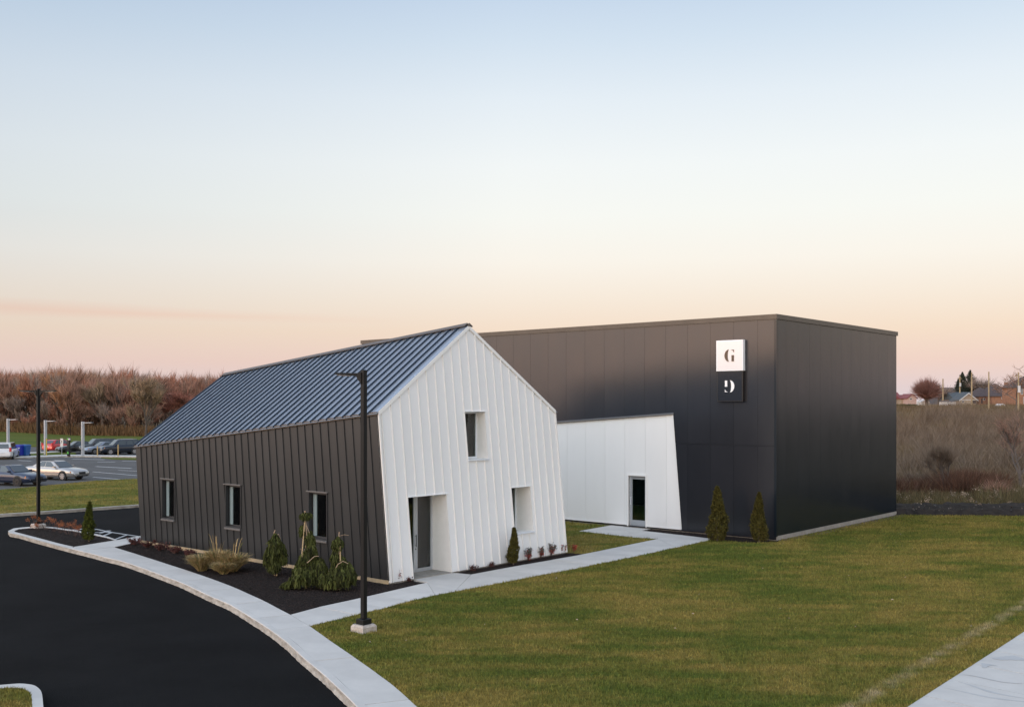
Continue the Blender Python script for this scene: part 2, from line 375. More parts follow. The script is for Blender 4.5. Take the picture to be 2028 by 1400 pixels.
# far edge of the driveway = near kerb of the grass strip
KB = G([(-300, 1039), (0, 1018), (80, 1013), (177.5, 1006), (278, 999), (420, 989)])
sheet('driveway', [(-90, 4), (26, 4), (26, 30), (30, 56), (5, 72)] + KB[::-1] + [(-90, KB[0][1])], -0.15, -0.34, M['asphalt'])
GS = G([(-300, 985), (0, 969), (81, 962), (190, 951), (274, 947.3), (420, 939)])
# parking lot beyond the strip
sheet('parking_lot', [(-140, GS[0][1]-6)] + [(p[0], p[1]-1.5) for p in GS] + [(20, 90), (20, 118), (-15, 128), (-50, 138), (-150, 150)], -0.10, -0.33, M['asphalt_old'])
sheet('meadow', [(-300, 152), (-150, 150.5), (-50, 138.5), (-15, 128.5), (20, 120), (10, 165), (-30, 190), (-60, 196), (-85, 214), (-300, 260)], 0.0, -0.35, M['meadow'])
# kerb of the grass strip
def band(name, outer, inner, z0, z1, mats, closed=False, batter=0.0):
    mb = MB(); n = min(len(outer), len(inner))
    rng_ = range(n if closed else n - 1)
    for i in rng_:
        j = (i+1) % n
        mb.cur = 0
        A = [(*outer[i], z0), (*outer[j], z0), (*inner[j], z0), (*inner[i], z0)]
        B = [(*outer[i], z1), (*outer[j], z1), (*inner[j], z1), (*inner[i], z1)]
        k = len(mb.v); mb.v += A + B
        mb.f += [(k+4, k+5, k+6, k+7)]; mb.m += [0]
        mb.f += [(k, k+1, k+5, k+4)]; mb.m += [1]
        mb.f += [(k+2, k+3, k+7, k+6)]; mb.m += [0]
        if not closed and i == 0: mb.f += [(k+3, k, k+4, k+7)]; mb.m += [0]
        if not closed and i == n-2: mb.f += [(k+1, k+2, k+6, k+5)]; mb.m += [0]
    o = MB.build(mb, name, mats); return tag(o, kind='structure')
def offset(pl, d, closed=False):
    """shift polyline to its left by d"""
    r = []; n = len(pl)
    for i in range(n):
        a_ = pl[(i-1) % n] if (closed or i > 0) else pl[i]; b_ = pl[(i+1) % n] if (closed or i < n-1) else pl[i]
        tx, ty = b_[0]-a_[0], b_[1]-a_[1]; L_ = math.hypot(tx, ty) or 1
        r.append((pl[i][0]-ty/L_*d, pl[i][1]+tx/L_*d))
    return r
band('kerb', KB, offset(KB, 0.16), -0.3, 0.0, [M['concrete'], M['kerb_face']])
sheet('grass_strip', offset(KB, 0.165) + GS[::-1], -0.012, -0.32, M['turf'])

# ---- island round the second lamp
ISO = G([(16, 1051), (26.6, 1046), (44, 1044), (65, 1042.5), (92, 1042.5), (111, 1044), (130, 1047), (148, 1049), (167, 1053), (192, 1057.3), (214.5, 1062.5), (231, 1068.2)])
ISI = G([(28, 1051), (37, 1047.2), (50, 1045.8), (67, 1044.4), (91, 1044.2), (108, 1045.6), (126, 1048.4), (146, 1051), (164, 1054.6), (187, 1058.9), (209, 1063.6), (228.0, 1069.2)])
LOW_O = G([(16, 1051), (20, 1055.5), (37, 1058.5), (77, 1070), (111, 1079), (140, 1086.5)])
LOW_I = G([(28, 1051), (30.5, 1053), (42, 1056), (79, 1065.6), (118, 1076), (145.5, 1082.2)])
band('kerb', ISO, ISI, -0.3, 0.0, [M['concrete'], M['kerb_face']])
band('kerb', LOW_I[::-1][:0] or LOW_O, LOW_I, -0.3, 0.0, [M['concrete'], M['kerb_face']])
sheet('mulch_bed', ISI + [g(145.5, 1082.2)] + LOW_I[1:-1][::-1], -0.02, -0.31, M['mulch'])

# ---- walkway: poured slabs with open joints, each slab a piece of its own
def resample(pl, k):
    d = [0]
    for i in range(1, len(pl)): d.append(d[-1] + math.hypot(pl[i][0]-pl[i-1][0], pl[i][1]-pl[i-1][1]))
    q = np.linspace(0, d[-1], k); P = np.array(pl)
    return list(zip(np.interp(q, d, P[:, 0]), np.interp(q, d, P[:, 1])))
walk = tag(link('walkway', None), kind='structure')
slabn = 0
def slab(parent, poly, z1=0.0, z0=-0.3, face=None, gap=0.011):
    cx = sum(p[0] for p in poly)/len(poly); cy = sum(p[1] for p in poly)/len(poly)
    P = []
    for (x, y) in poly:
        d = math.hypot(x-cx, y-cy) or 1; P.append((x-(x-cx)/d*gap, y-(y-cy)/d*gap))
    mb = MB(); n = len(P)
    dz = random.uniform(-0.003, 0.003)
    mb.add([(p[0]-cx, p[1]-cy, z0) for p in P] + [(p[0]-cx, p[1]-cy, z1+dz) for p in P],
           [tuple(range(n, 2*n))] + [(i, (i+1) % n, n+(i+1) % n, n+i) for i in range(n)])
    if face is not None:
        for i in face: mb.m[1+i] = 1
    return mb.build('slab', [M['concrete'], M['kerb_face']], parent, (cx, cy, 0))
OUT_T = [(148, 1087.6), (186, 1097), (214.5, 1104.6), (240, 1110), (272, 1120.5), (301, 1131), (330, 1142), (360, 1153), (390, 1167), (420, 1181.5), (454, 1195), (483.6, 1213), (521, 1236)]
IN_T = [(160, 1082.4), (226, 1083), (240, 1087), (277, 1099), (315, 1111), (350, 1122), (386, 1134), (420, 1146), (453.6, 1158), (487, 1173), (521, 1188), (548, 1202), (574.5, 1216.3)]
OUT_T = OUT_T + [(552, 1257.5)]; IN_T = IN_T + [(613, 1239)]
o1 = G(OUT_T); i1 = G(IN_T)
ko = offset(o1, 0.15)
kerbs = tag(link('kerb', None), kind='structure')
# kerb edge is cast with the walk: narrow strip with its rough face
def densify(pl, m_=5):
    r = []
    for i in range(len(pl)-1):
        for k in range(m_):
            t_ = k/m_; r.append((pl[i][0]*(1-t_)+pl[i+1][0]*t_, pl[i][1]*(1-t_)+pl[i+1][1]*t_))
    return r + [pl[-1]]
def smooth_pl(pl, it=2):
    for _ in range(it):
        q = [pl[0]]
        for i in range(1, len(pl)-1): q.append(((pl[i-1][0]+2*pl[i][0]+pl[i+1][0])/4, (pl[i-1][1]+2*pl[i][1]+pl[i+1][1])/4))
        pl = q + [pl[-1]]
    return pl
def kerb_run(parent, pl, cuts):
    pl = smooth_pl(densify(pl, 6), 6); pl = resample(pl, 220)
    inn = offset(pl, 0.15)
    n = len(pl); ends = [0] + [int(n*c) for c in cuts] + [n-1]
    for a_, b_ in zip(ends[:-1], ends[1:]):
        mb = MB()
        rows = []
        for i in range(a_, b_+1):
            t = pl[i]; q = inn[i]
            ux, uy = t[0]-q[0], t[1]-q[1]; L_ = math.hypot(ux, uy); ux /= L_; uy /= L_
            j1 = random.uniform(-.006, .014); j2 = random.uniform(0.0, .02)
            rows.append([(q[0], q[1], -.3), (q[0], q[1], .002), (t[0], t[1], .002), (t[0]+ux*.012, t[1]+uy*.012, -.012),
                         (t[0]+ux*(.018+j1), t[1]+uy*(.018+j1), -.075), (t[0]+ux*(.035+j2), t[1]+uy*(.035+j2), -.15), (t[0]+ux*.03, t[1]+uy*.03, -.3)])
        if b_ != n-1: rows = rows[:-1] + [[(x*0.96+y*0.04) for x, y in zip(rows[-1], rows[-2])] if False else rows[-1]]
        k = len(rows[0])
        for r_ in rows: mb.v += r_
        for i in range(len(rows)-1):
            for j in range(k-1):
                mb.f.append((i*k+j, (i+1)*k+j, (i+1)*k+j+1, i*k+j+1)); mb.m.append(0 if j in (0, 1, 2) else 1)
        mb.f += [tuple(range(k)), tuple((len(rows)-1)*k+j for j in range(k))]; mb.m += [1, 1]
        mb.build('kerb_stone', [M['concrete'], M['kerb_face']], parent)
    return pl, inn
E1 = [(552, 1257.5), (576, 1277), (604, 1304), (644, 1336), (680, 1370), (710, 1400), (745, 1437), (800, 1500), (900, 1640)]
KALL = G([(137, 1085)] + OUT_T + E1[1:])
kpl, kin = kerb_run(kerbs, KALL, [0.10, 0.21, 0.33, 0.45, 0.57, 0.70, 0.83])
# walk slabs: between kin (inner side of kerb) and the inner edge polyline
innr = resample(smooth_pl(densify(G([(226, 1083), (240, 1087), (315, 1111), (386, 1134), (453.6, 1158), (521, 1188), (574.8, 1216.4)]), 6), 3), 60)
def nearest_on(pl, p): return min(range(len(pl)), key=lambda i: (pl[i][0]-p[0])**2+(pl[i][1]-p[1])**2)
kinA = kin
def strip_slabs(inner, segs):
    n = len(inner); st = [int(round(k*(n-1)/segs)) for k in range(segs+1)]
    for a_, b_ in zip(st[:-1], st[1:]):
        ia = nearest_on(kinA, inner[a_]); ib = nearest_on(kinA, inner[b_])
        if ib <= ia: continue
        poly = [kinA[i] for i in range(ia, ib+1)] + [inner[i] for i in range(b_, a_-1, -1)]
        slab(walk, poly)
strip_slabs(innr, 7)
CW = [g(146.0, 1082.5), g(228.4, 1069.3), g(281, 1060.3), g(286, 1070), g(226, 1083)]
i226 = nearest_on(kinA, g(226, 1083)); i146 = nearest_on(kinA, g(146, 1082.5))
slab(walk, [kinA[i] for i in range(i146, i226+1)] + [g(226, 1083), g(228.4, 1069.3), g(146.0, 1082.5)][0:1] + [g(187, 1076)] + [g(146.0, 1082.5)])
slab(walk, [g(187, 1076), g(226, 1083), g(286, 1070), g(281, 1060.3), g(228.4, 1069.3)])
# lower walk beyond the junction, down to the bottom of the picture
inn2 = resample(smooth_pl(densify(G([(613, 1239), (646, 1262), (686, 1290), (730, 1320), (776, 1353), (828, 1400), (880, 1450), (960, 1530), (1080, 1680)]), 5), 3), 60)
strip_slabs(inn2, 4)
# junction slab + lateral walk to the gable and the black building
ia = nearest_on(kinA, innr[-1]); ib = nearest_on(kinA, inn2[0])
UP = G([(574.8, 1216.4), (644, 1198), (714, 1184), (770, 1170), (818, 1159), (846, 1152.8)])
LO = G([(613, 1239), (668, 1226), (714, 1214), (760, 1204), (816, 1188), (862, 1178)])
slab(walk, [kinA[i] for i in range(ia, ib+1)] + [LO[0], UP[0]])
UPr = resample(UP, 21); LOr = resample(LO, 21)
_ux, _uy = math.cos(math.atan2(.756, .654)), math.sin(math.atan2(.756, .654))
def lateral(lo, up, n):
    """slabs between two edges, joints square to the walk"""
    V = lambda p: p[0]*_ux + p[1]*_uy
    def pt(pl, v):
        vs = [V(p) for p in pl]
        return (float(np.interp(v, vs, [p[0] for p in pl])), float(np.interp(v, vs, [p[1] for p in pl])))
    v0 = max(V(lo[0]), V(up[0])); v1 = min(V(lo[-1]), V(up[-1])); cuts_ = list(np.linspace(v0, v1, n+1))[1:-1] if n > 1 else []
    L_ = [lo[0]] + [pt(lo, v) for v in cuts_] + [lo[-1]]; U_ = [up[0]] + [pt(up, v) for v in cuts_] + [up[-1]]
    for i in range(len(L_)-1): slab(walk, [L_[i], L_[i+1], U_[i+1], U_[i]])
lateral(LOr, UPr, 4)
UP2 = resample(G([(904, 1134), (933, 1137), (1023, 1120), (1090, 1108.5), (1151.7, 1097.8), (1223, 1083), (1303, 1066.6)])[1:], 25)
LO2 = resample(G([(900, 1171), (1000, 1151.5), (1117, 1130), (1252, 1103), (1337.5, 1084)]), 25)
HO = Vector((*g(772, 1156), 0)); TH = math.atan2(.756, .654)
bx, by = math.cos(TH), math.sin(TH)
def hw(x, y): return (HO.x + bx*x - by*y, HO.y + by*x + bx*y)     # house local -> world
slab(walk, [LOr[-1], LO2[0], UP2[0], g(904, 1134), hw(2.72, 0.0), hw(2.72, .9), hw(1.0, .9), hw(1.0, 0.0), g(846, 1152.8)], 0.0)
lateral(LO2, UP2, 7)
BO = Vector((*g(1537, 1070), 0))
def bw(x, y): return (BO.x + bx*x - by*y, BO.y + by*x + bx*y)
slab(walk, [g(1303, 1066.6), g(1337.5, 1084), g(1407.6, 1068.6), g(1407.6, 1066), g(1345, 1058.6)])
slab(walk, [g(1303, 1066.6), g(1345, 1058.6), g(1270, 1050), g(1298, 1045.0), bw(-.02, 6.1), bw(-.02, 7.4), g(1251.7, 1063.2)])
slab(walk, [g(1251.7, 1063.2), bw(-.02, 7.4), g(1219, 1038.2), g(1147.4, 1051), g(1194.6, 1056.6)])

# faint tyre and water marks on the pavement: stains a few metres long
M['stain'] = mat('water_stain', (0.43, 0.42, 0.405), 0.8, var=0.08, scale=3)
stn = link('pavement_stains', None); tag(stn, kind='structure')
for px0, py0, px1, py1, w_ in ((1893, 1350, 2040, 1384, .035), (1905, 1336, 2028, 1352, .02), (1868, 1363, 2060, 1392, .03), (1965, 1300, 2035, 1306, .16), (1940, 1318, 1972, 1316, .10)):
    P_ = np.array(g(px0, py0)); Q_ = np.array(g(px1, py1)); d_ = Q_-P_; n_ = np.array((-d_[1], d_[0]))/np.linalg.norm(d_)
    L0 = []; L1 = []
    for k in range(13):
        t_ = k/12; c_ = P_+d_*t_+n_*.10*math.sin(t_*5+px0); ww = w_*(.25+math.sin(math.pi*t_))*(.8+.4*random.random()); L0.append(tuple(c_+n_*ww)); L1.append(tuple(c_-n_*ww))
    mb = MB()
    for k in range(12): mb.prism([L0[k], L0[k+1], L1[k+1], L1[k]], -.006, -.0045)
    mb.build('stain', M['stain'], stn)


# ---- planting beds
MB1 = [innr[i] for i in range(len(innr))] + UP[1:] + [g(818, 1150.0), hw(1.0, -0.0), hw(0, .02), hw(0, 14.6), g(284, 1069.8)]
sheet('mulch_bed', MB1, -0.02, -0.31, M['mulch'])
MB2 = [g(904, 1134), g(933, 1136.8), g(1023, 1119.8), g(1090, 1108.3), g(1156, 1096.8), g(1132, 1094), hw(8.8, .05), hw(2.72, .02)]
sheet('mulch_bed', MB2, -0.018, -0.31, M['mulch'])
MB3 = [g(1270.5, 1050), g(1345, 1058.8), g(1408, 1066.2), g(1408, 1069), g(1444, 1071.5), g(1493, 1074.5), g(1541.5, 1072), bw(0.3, 0.02), bw(0.03, 0.02), bw(.03, 6.1), g(1298, 1045.0)]
sheet('mulch_bed', MB3, -0.016, -0.31, M['mulch'])

# ---- lawns
_pd = np.array(g(2028, 1249.7)) - np.array(g(1794, 1400)); _pd /= np.linalg.norm(_pd)
LAWN = [inn2[i] for i in range(0, 60)][::-1] + LOr[1:] + LO2[1:] + [g(1407.6, 1069), g(1444, 1071.6), g(1493, 1074.6), g(1541, 1072.2), bw(.25, -.1), bw(13.1, -.25), g(1800, 1019.5), g(2028, 1022), g(2300, 1024), tuple(np.array(g(2028, 1249.7)) + 12*_pd), tuple(np.array(g(1794, 1400)) - 5*_pd)]
sheet('lawn', LAWN, -0.012, -0.33, M['turf'])
LAWN2 = [g(1156.5, 1096.6), g(1223, 1083), g(1303, 1066.6), g(1251.7, 1063), g(1194.6, 1056.5), g(1147.4, 1051), g(1219, 1038), bw(-.03, 8), bw(-.03, 25), bw(-6, 25), hw(8.8, 16), hw(8.8, .05), g(1132, 1094)]
sheet('lawn', LAWN2, -0.014, -0.32, M['turf'])
dl = MB(); dl.prism([bw(.1, -.02), bw(13.15, -.02), bw(13.2, -.55), bw(8, -.42), bw(4, -.50), bw(.4, -.30)], -.3, -.004); tag(dl.build('soil_strip', M['soil']), kind='structure')
# broad concrete pavement at the lower right
PV = tag(link('pavement', None), kind='structure')
pe0 = np.array(g(1794, 1400)); pe1 = np.array(g(2028, 1249.7)); pd = (pe1-pe0); pd /= np.linalg.norm(pd); pn = np.array((pd[1], -pd[0]))
j0 = np.array(g(1889, 1342)); j1 = np.array(g(2028, 1371)); jd = (j1-j0)/np.linalg.norm(j1-j0)
for k in range(-5, 9):
    a_ = pe0 + pd*(k*1.55-0.55); b_ = pe0 + pd*((k+1)*1.55-0.55)
    poly = [tuple(a_+pd*.012), tuple(a_+jd*14+pd*.012), tuple(b_+jd*14-pd*.012), tuple(b_-pd*.012)]
    slab(PV, poly, -0.01, -0.3, gap=0.0)

# ---- accessible bay hatching painted beside the island
def stroke(p, q, w, z=-0.146, parent=None):
    P = np.array(g(*p, -0.15)); Q = np.array(g(*q, -0.15)); d = Q-P; d /= np.linalg.norm(d); n_ = np.array((-d[1], d[0]))*w/2
    return [tuple(P+n_), tuple(Q+n_), tuple(Q-n_), tuple(P-n_)]
hm = link('painted_markings', None); tag(hm, kind='structure')
for k_, (p, q, w) in enumerate([((121, 1051), (165.7, 1046.5), .11), ((165.7, 1046.5), (190, 1047.5), .11), ((190, 1047.5), (222, 1054), .11), ((222, 1054), (281, 1063), .11),
                                ((163, 1047), (137.6, 1053.5), .11), ((188, 1049), (172, 1056), .11), ((221, 1054.3), (198, 1063.5), .11), ((251.5, 1058.8), (228, 1068), .11)]):
    mb = MB(); mb.prism(stroke(p, q, w), -0.1495, -0.146 + 0.0006*k_); mb.build('painted_line', M['paint'], hm)
mb = MB(); c0 = np.array(g(198, 1056, -.15))
ring = [(c0[0]+.55*math.cos(a)*(.9), c0[1]+.55*math.sin(a)) for a in np.linspace(0.3, 5.2, 20)]
rin = [(c0[0]+.42*math.cos(a)*(.9), c0[1]+.42*math.sin(a)) for a in np.linspace(0.3, 5.2, 20)]
for i in range(19): mb.prism([ring[i], ring[i+1], rin[i+1], rin[i]], -.1495, -.1445)
mb.prism([(c0[0]-.1, c0[1]+.1), (c0[0]+.05, c0[1]+.1), (c0[0]+.05, c0[1]+.75), (c0[0]-.1, c0[1]+.75)], -.1495, -.1440)
mb.prism([(c0[0]-.1, c0[1]+.82), (c0[0]+.1, c0[1]+.82), (c0[0]+.1, c0[1]+1.02), (c0[0]-.1, c0[1]+1.02)], -.1495, -.1440)
mb.build('painted_symbol', M['paint'], hm)
pm = link('bay_lines', None); tag(pm, kind='structure')
for p, q in [((184, 934), (272, 941.5)), ((184.4, 944.4), (242, 949.6)), ((234.5, 931), (330, 935.5)), ((193, 914.6), (228, 914.6)), ((242, 912.7), (300, 912.8)), ((143, 908.8), (207, 910.2)), ((36, 911.5), (62, 912.9)), ((190, 923.5), (260, 927.2))]:
    P = g(*p, -.1); Q = g(*q, -.1); mb = MB(); d = Vector((Q[0]-P[0], Q[1]-P[1])).normalized(); w = .09 if p[1] > 925 else .16
    n_ = (-d.y*w, d.x*w); mb.prism([(P[0]+n_[0], P[1]+n_[1]), (Q[0]+n_[0], Q[1]+n_[1]), (Q[0]-n_[0], Q[1]-n_[1]), (P[0]-n_[0], P[1]-n_[1])], -.0995, -.095); mb.build('painted_line', M['paint'], pm)
# median of the far lot
MD0 = G([(-200, 911), (34, 906.5), (129, 903.2), (200, 903.6), (272, 904.6), (420, 906)], -.0)
MD1 = G([(-200, 906), (34, 903.6), (129, 900.6), (200, 901.6), (272, 902.4), (420, 904)], -.0)
band('kerb', MD0, MD1, -.3, 0.03, [M['concrete'], M['kerb_face']])
sheet('median_grass', G([(34, 903.5), (129, 900.5), (150, 900.9), (150, 896), (118, 895.2), (90, 897), (40, 900)]), 0.02, -.3, M['meadow'])
sheet('median_grass', G([(200, 906), (272, 907), (330, 908), (330, 911), (272, 909.8), (225, 908.8)], -.05), -0.03, -.3, M['meadow'])
sheet('median_path', G([(-100, 905), (118, 895.0), (118, 893.8), (-100, 901.5)]), 0.028, -.3, M['concrete'])
# little planted corner at the lower left
CO = smooth_pl(densify(G([(-60, 1360), (0, 1355.5), (41, 1352), (69, 1355.5), (83, 1367.6), (86, 1400), (90, 1480)]), 5), 3)
CI = smooth_pl(densify(G([(-60, 1366), (0, 1361.5), (41, 1360), (60, 1369), (63, 1381), (64, 1400), (66, 1480)]), 5), 3)
band('kerb', CO, CI, -.3, 0.0, [M['concrete'], M['kerb_face']])
CG = [(p[0], p[1]) for p in CI] + [g(-60, 1480)]
sheet('corner_lawn', CG, -0.012, -.31, M['turf'])
# dark stony berm behind the lawn on the right
def berm():
    n = 60; mb = MB(); rows = []
    for i in range(n+1):
        px = 1700 + (2350-1700)*i/n
        Y0 = g(px, 1019.8 + (px-1775)*.008)[1]; 
        row = []
        for k, (dy, zz) in enumerate([(0, -.3), (0.02, 0.0), (.8, .22), (1.8, .34), (3.2, .32), (5.5, .05), (7, -.3)]):
            Y = Y0 + dy; row.append((at(px, Y0)+dy*.35, Y, zz + (random.uniform(-.06, .06) if 0 < k < 6 else 0)))
        rows.append(row)
    k = 7
    for r_ in rows: mb.v += r_
    for i in range(n):
        for j in range(k-1): mb.f.append((i*k+j, (i+1)*k+j, (i+1)*k+j+1, i*k+j+1)); mb.m.append(0)
    return tag(mb.build('stony_bank', mat('stony_bank', (0.020, 0.016, 0.013), .95, spec=.08, c2=(.046, .037, .030), scale=2.2, bump=1, bscale=9)), kind='structure')
berm()

# ================================================================== gabled house
K = 0.106
W_, LN = 8.77, 14.6
EZ, RZ, DZ = 5.24, 8.17, 0.0955
house = empty('gabled_house', (HO.x, HO.y, 0), TH, 'leaning gabled house with white seamed end wall, dark side and blue-grey metal roof', 'building')
SIDE_W = [(12.08, 13.0, 1.08, 2.60), (7.75, 8.72, 1.08, 2.60), (2.96, 3.94, 1.06, 2.60)]
GAB_H = [(1.0, 2.72, -0.5, 2.55), (3.86, 4.88, 3.62, 5.22), (5.96, 6.98, 0.97, 2.55)]
def eave_z(s): return EZ - DZ*s
side_out = [(0.0 + K*.10, .10), (LN + K*.10, .10), (LN + K*eave_z(LN), eave_z(LN)), (K*EZ, EZ)]
gab_out = [(0, .03), (W_, .03), (W_, EZ+.02), (W_/2, RZ), (0, EZ)]
def rect(a): return [(a[0], a[2]), (a[1], a[2]), (a[1], a[3]), (a[0], a[3])]
def clad(parent, name, outline, holes, cuts, cutf, place, th, rib, ribh, mats, gap=0.0, zsplit=None):
    """panels between successive cut lines; cutf(c) -> (a,b,k) with a*u+b*v-c=0. place(u,v,d) -> local point, d outward"""
    for c0_, c1_ in zip(cuts[:-1], cuts[1:]):
        a_, b_ = cutf
        bands = [(-99, 99)] if not zsplit else [(-99, zsplit-.006), (zsplit+.006, 99)]
        for (za, zb) in bands:
            P = clip(clip(outline, a_, b_, -(c0_+gap/2)), -a_, -b_, (c1_-gap/2))
            if zsplit: P = clip(clip(P, 0, 1, -za) if len(P) > 2 else P, 0, -1, zb) if len(P) > 2 else P
            if len(P) < 3 or abs(area(P)) < 1e-3: continue
            polys = [P]
            for h in holes: polys = subtract(polys, h)
            if not polys: continue
            items = [(q, 0) for q in polys]
            if rib:
                Rb = clip(clip(outline, a_, b_, -(c0_-.0)), -a_, -b_, (c0_+rib))
                if len(Rb) > 2:
                    rp = [Rb]
                    for h in holes: rp = subtract(rp, h)
                    items += [(q, 1) for q in rp]
            bb = [(min(p[0] for p in q)-1e-3, max(p[0] for p in q)+1e-3, min(p[1] for p in q)-1e-3, max(p[1] for p in q)+1e-3) for q, _ in items]
            grp = list(range(len(items)))
            for _ in range(3):
                for i in range(len(items)):
                    for j in range(i):
                        if bb[i][0] <= bb[j][1] and bb[j][0] <= bb[i][1] and bb[i][2] <= bb[j][3] and bb[j][2] <= bb[i][3]:
                            m_ = min(grp[i], grp[j]); old = max(grp[i], grp[j]); grp = [m_ if x == old else x for x in grp]
            for gid in sorted(set(grp)):
                mb = MB()
                for (q, r_), gg in zip(items, grp):
                    if gg != gid: continue
                    mb.cur = r_
                    if r_: mb.hexa([place(u, v, 0.001) for u, v in q], [place(u, v, ribh) for u, v in q])
                    else: mb.hexa([place(u, v, -th) for u, v in q], [place(u, v, 0) for u, v in q])
                mb.build(name, mats, parent)
side_place = lambda u, v, d: (-d, u, v)
gab_place = lambda u, v, d: (u, K*v - d, v)
def liner(outline, holes, place, d, name, parent, m):
    polys = [outline]
    for h in holes: polys = subtract(polys, h)
    mb = MB()
    for q in polys: mb.hexa([place(u, v, d-.05) for u, v in q], [place(u, v, d) for u, v in q])
    return mb.build(name, m, parent)
wall_s = liner(side_out, [rect(a) for a in SIDE_W], side_place, -.03, 'side_wall', house, M['core'])
cuts = [i*.4105 - .0 for i in range(0, 36)] + [LN]
cuts = [i*LN/36 for i in range(37)]
clad(wall_s, 'panel', side_out, [rect(a) for a in SIDE_W], cuts, (1, -K), side_place, .02, .018, .030, [M['dark_clad'], M['dark_clad']])
wall_g = liner(gab_out, [rect(a) for a in GAB_H], gab_place, -.03, 'gable_wall', house, M['core'])
cutg = [0] + [.12 + i*.4125 for i in range(22)]; cutg = [c for c in cutg if c < W_-.15] + [W_]
clad(wall_g, 'panel', gab_out, [rect(a) for a in GAB_H], cutg, (1, 0), gab_place, .02, .03, .040, [M['white_clad'], M['seam_white']])
# unseen rear walls, plain sheets
mb = MB()
mb.hexa([(W_-.03, K*.1, .1), (W_-.03, LN, .1), (W_-.03, LN+K*3.85, 3.85), (W_-.03, K*EZ, EZ)], [(W_, K*.1+.03, .1), (W_, LN, .1), (W_, LN+K*3.85, 3.85), (W_, K*EZ+.03, EZ)])
mb.hexa([(0.03, LN-.03, .1), (W_, LN-.03, .1), (W_, LN-.03+K*3.84, 3.84), (W_/2, LN-.03+K*6.76, 6.76), (0.03, LN-.03+K*3.84, 3.84)],
        [(0.0, LN, .1), (W_, LN, .1), (W_, LN+K*3.84, 3.84), (W_/2, LN+K*6.76, 6.76), (0, LN+K*3.84, 3.84)])
mb.build('rear_wall', M['dark_clad'], house)
# roof
def rp(t, s, side, d=0.0):
    z = (EZ + (RZ-EZ)*t) - DZ*s
    x = W_/2*t if side == 0 else W_ - W_/2*t
    n_ = Vector((-(RZ-EZ), 0, W_/2)) if side == 0 else Vector((RZ-EZ, 0, W_/2)); n_.normalize()
    return (x + n_.x*d, s + K*z + (-K)*0*d, z + n_.z*d)
rf = MB()
for sd_ in (0, 1):
    rf.hexa([rp(0, .02, sd_, -.10), rp(1, .02, sd_, -.10), rp(1, LN-.02, sd_, -.10), rp(0, LN-.02, sd_, -.10)], [rp(0, .02, sd_, -.012), rp(1, .02, sd_, -.012), rp(1, LN-.02, sd_, -.012), rp(0, LN-.02, sd_, -.012)])
roof = rf.build('roof', M['core'], house)
NP = 36
for sd_ in (0, 1):
    for i in range(NP):
        s0 = -.04 + (LN+.08)*i/NP; s1 = -.04 + (LN+.08)*(i+1)/NP; mb = MB(); t0 = -.022
        mb.hexa([rp(t0, s0+.002, sd_, -.010), rp(.995, s0+.002, sd_, -.010), rp(.995, s1-.002, sd_, -.010), rp(t0, s1-.002, sd_, -.010)], [rp(t0, s0+.002, sd_, .012), rp(.995, s0+.002, sd_, .012), rp(.995, s1-.002, sd_, .012), rp(t0, s1-.002, sd_, .012)])
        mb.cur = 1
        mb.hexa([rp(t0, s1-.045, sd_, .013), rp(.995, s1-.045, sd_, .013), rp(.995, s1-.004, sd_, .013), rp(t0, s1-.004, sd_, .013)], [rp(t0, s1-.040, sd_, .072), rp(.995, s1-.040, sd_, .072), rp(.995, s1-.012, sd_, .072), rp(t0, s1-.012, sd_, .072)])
        mb.build('roof_panel', [M['roof'], M['rib_shade']], roof)
mb = MB()
for sd_ in (0, 1):
    mb.hexa([rp(.965, -.03, sd_, .076), rp(1.0, -.03, sd_, .072), rp(1.0, LN+.03, sd_, .076), rp(.965, LN+.03, sd_, .076)], [rp(.965, -.03, sd_, .098), rp(1.0, -.03, sd_, .106), rp(1.0, LN+.03, sd_, .106), rp(.965, LN+.03, sd_, .098)])
mb.hexa([rp(1, -.07, 0, .06), rp(.99, -.07, 0, .0), rp(.99, LN+.07, 0, 0), rp(1, LN+.07, 0, .06)], [rp(1, -.07, 1, .06), rp(.99, -.07, 1, .0), rp(.99, LN+.07, 1, 0), rp(1, LN+.07, 1, .06)])
mb.build('ridge_cap', M['eave_trim'], roof)
# eave trim on the side wall, rake trims on the gable
mb = MB()
for x_ in (0, 1):
    q = lambda s, dx, dz: ((-dx if x_ == 0 else W_+dx), s + K*(eave_z(s)+dz), eave_z(s)+dz)
    mb.hexa([q(-.02, .002, -.10), q(LN+.02, .002, -.10), q(LN+.02, .002, .0), q(-.02, .002, .0)], [q(-.02, .075, -.10), q(LN+.02, .075, -.10), q(LN+.02, .085, .0), q(-.02, .085, .0)])
mb.build('eave_trim', M['eave_trim'], house)
mb = MB()
mb.hexa([gab_place(0, EZ-.12, .002), gab_place(W_/2, RZ-.12, .002), gab_place(W_/2, RZ+.01, .002), gab_place(0, EZ+.01, .002)],
        [gab_place(0, EZ-.12, .05), gab_place(W_/2, RZ-.12, .05), gab_place(W_/2, RZ+.01, .05), gab_place(0, EZ+.01, .05)])
mb.hexa([gab_place(W_/2+.002, RZ-.12, .002), gab_place(W_, EZ-.10, .002), gab_place(W_, EZ+.03, .002), gab_place(W_/2+.002, RZ+.01, .002)],
        [gab_place(W_/2+.002, RZ-.12, .05), gab_place(W_, EZ-.10, .05), gab_place(W_, EZ+.03, .05), gab_place(W_/2+.002, RZ+.01, .05)])
mb.build('rake_trim', M['seam_white'], house)
mb = MB()
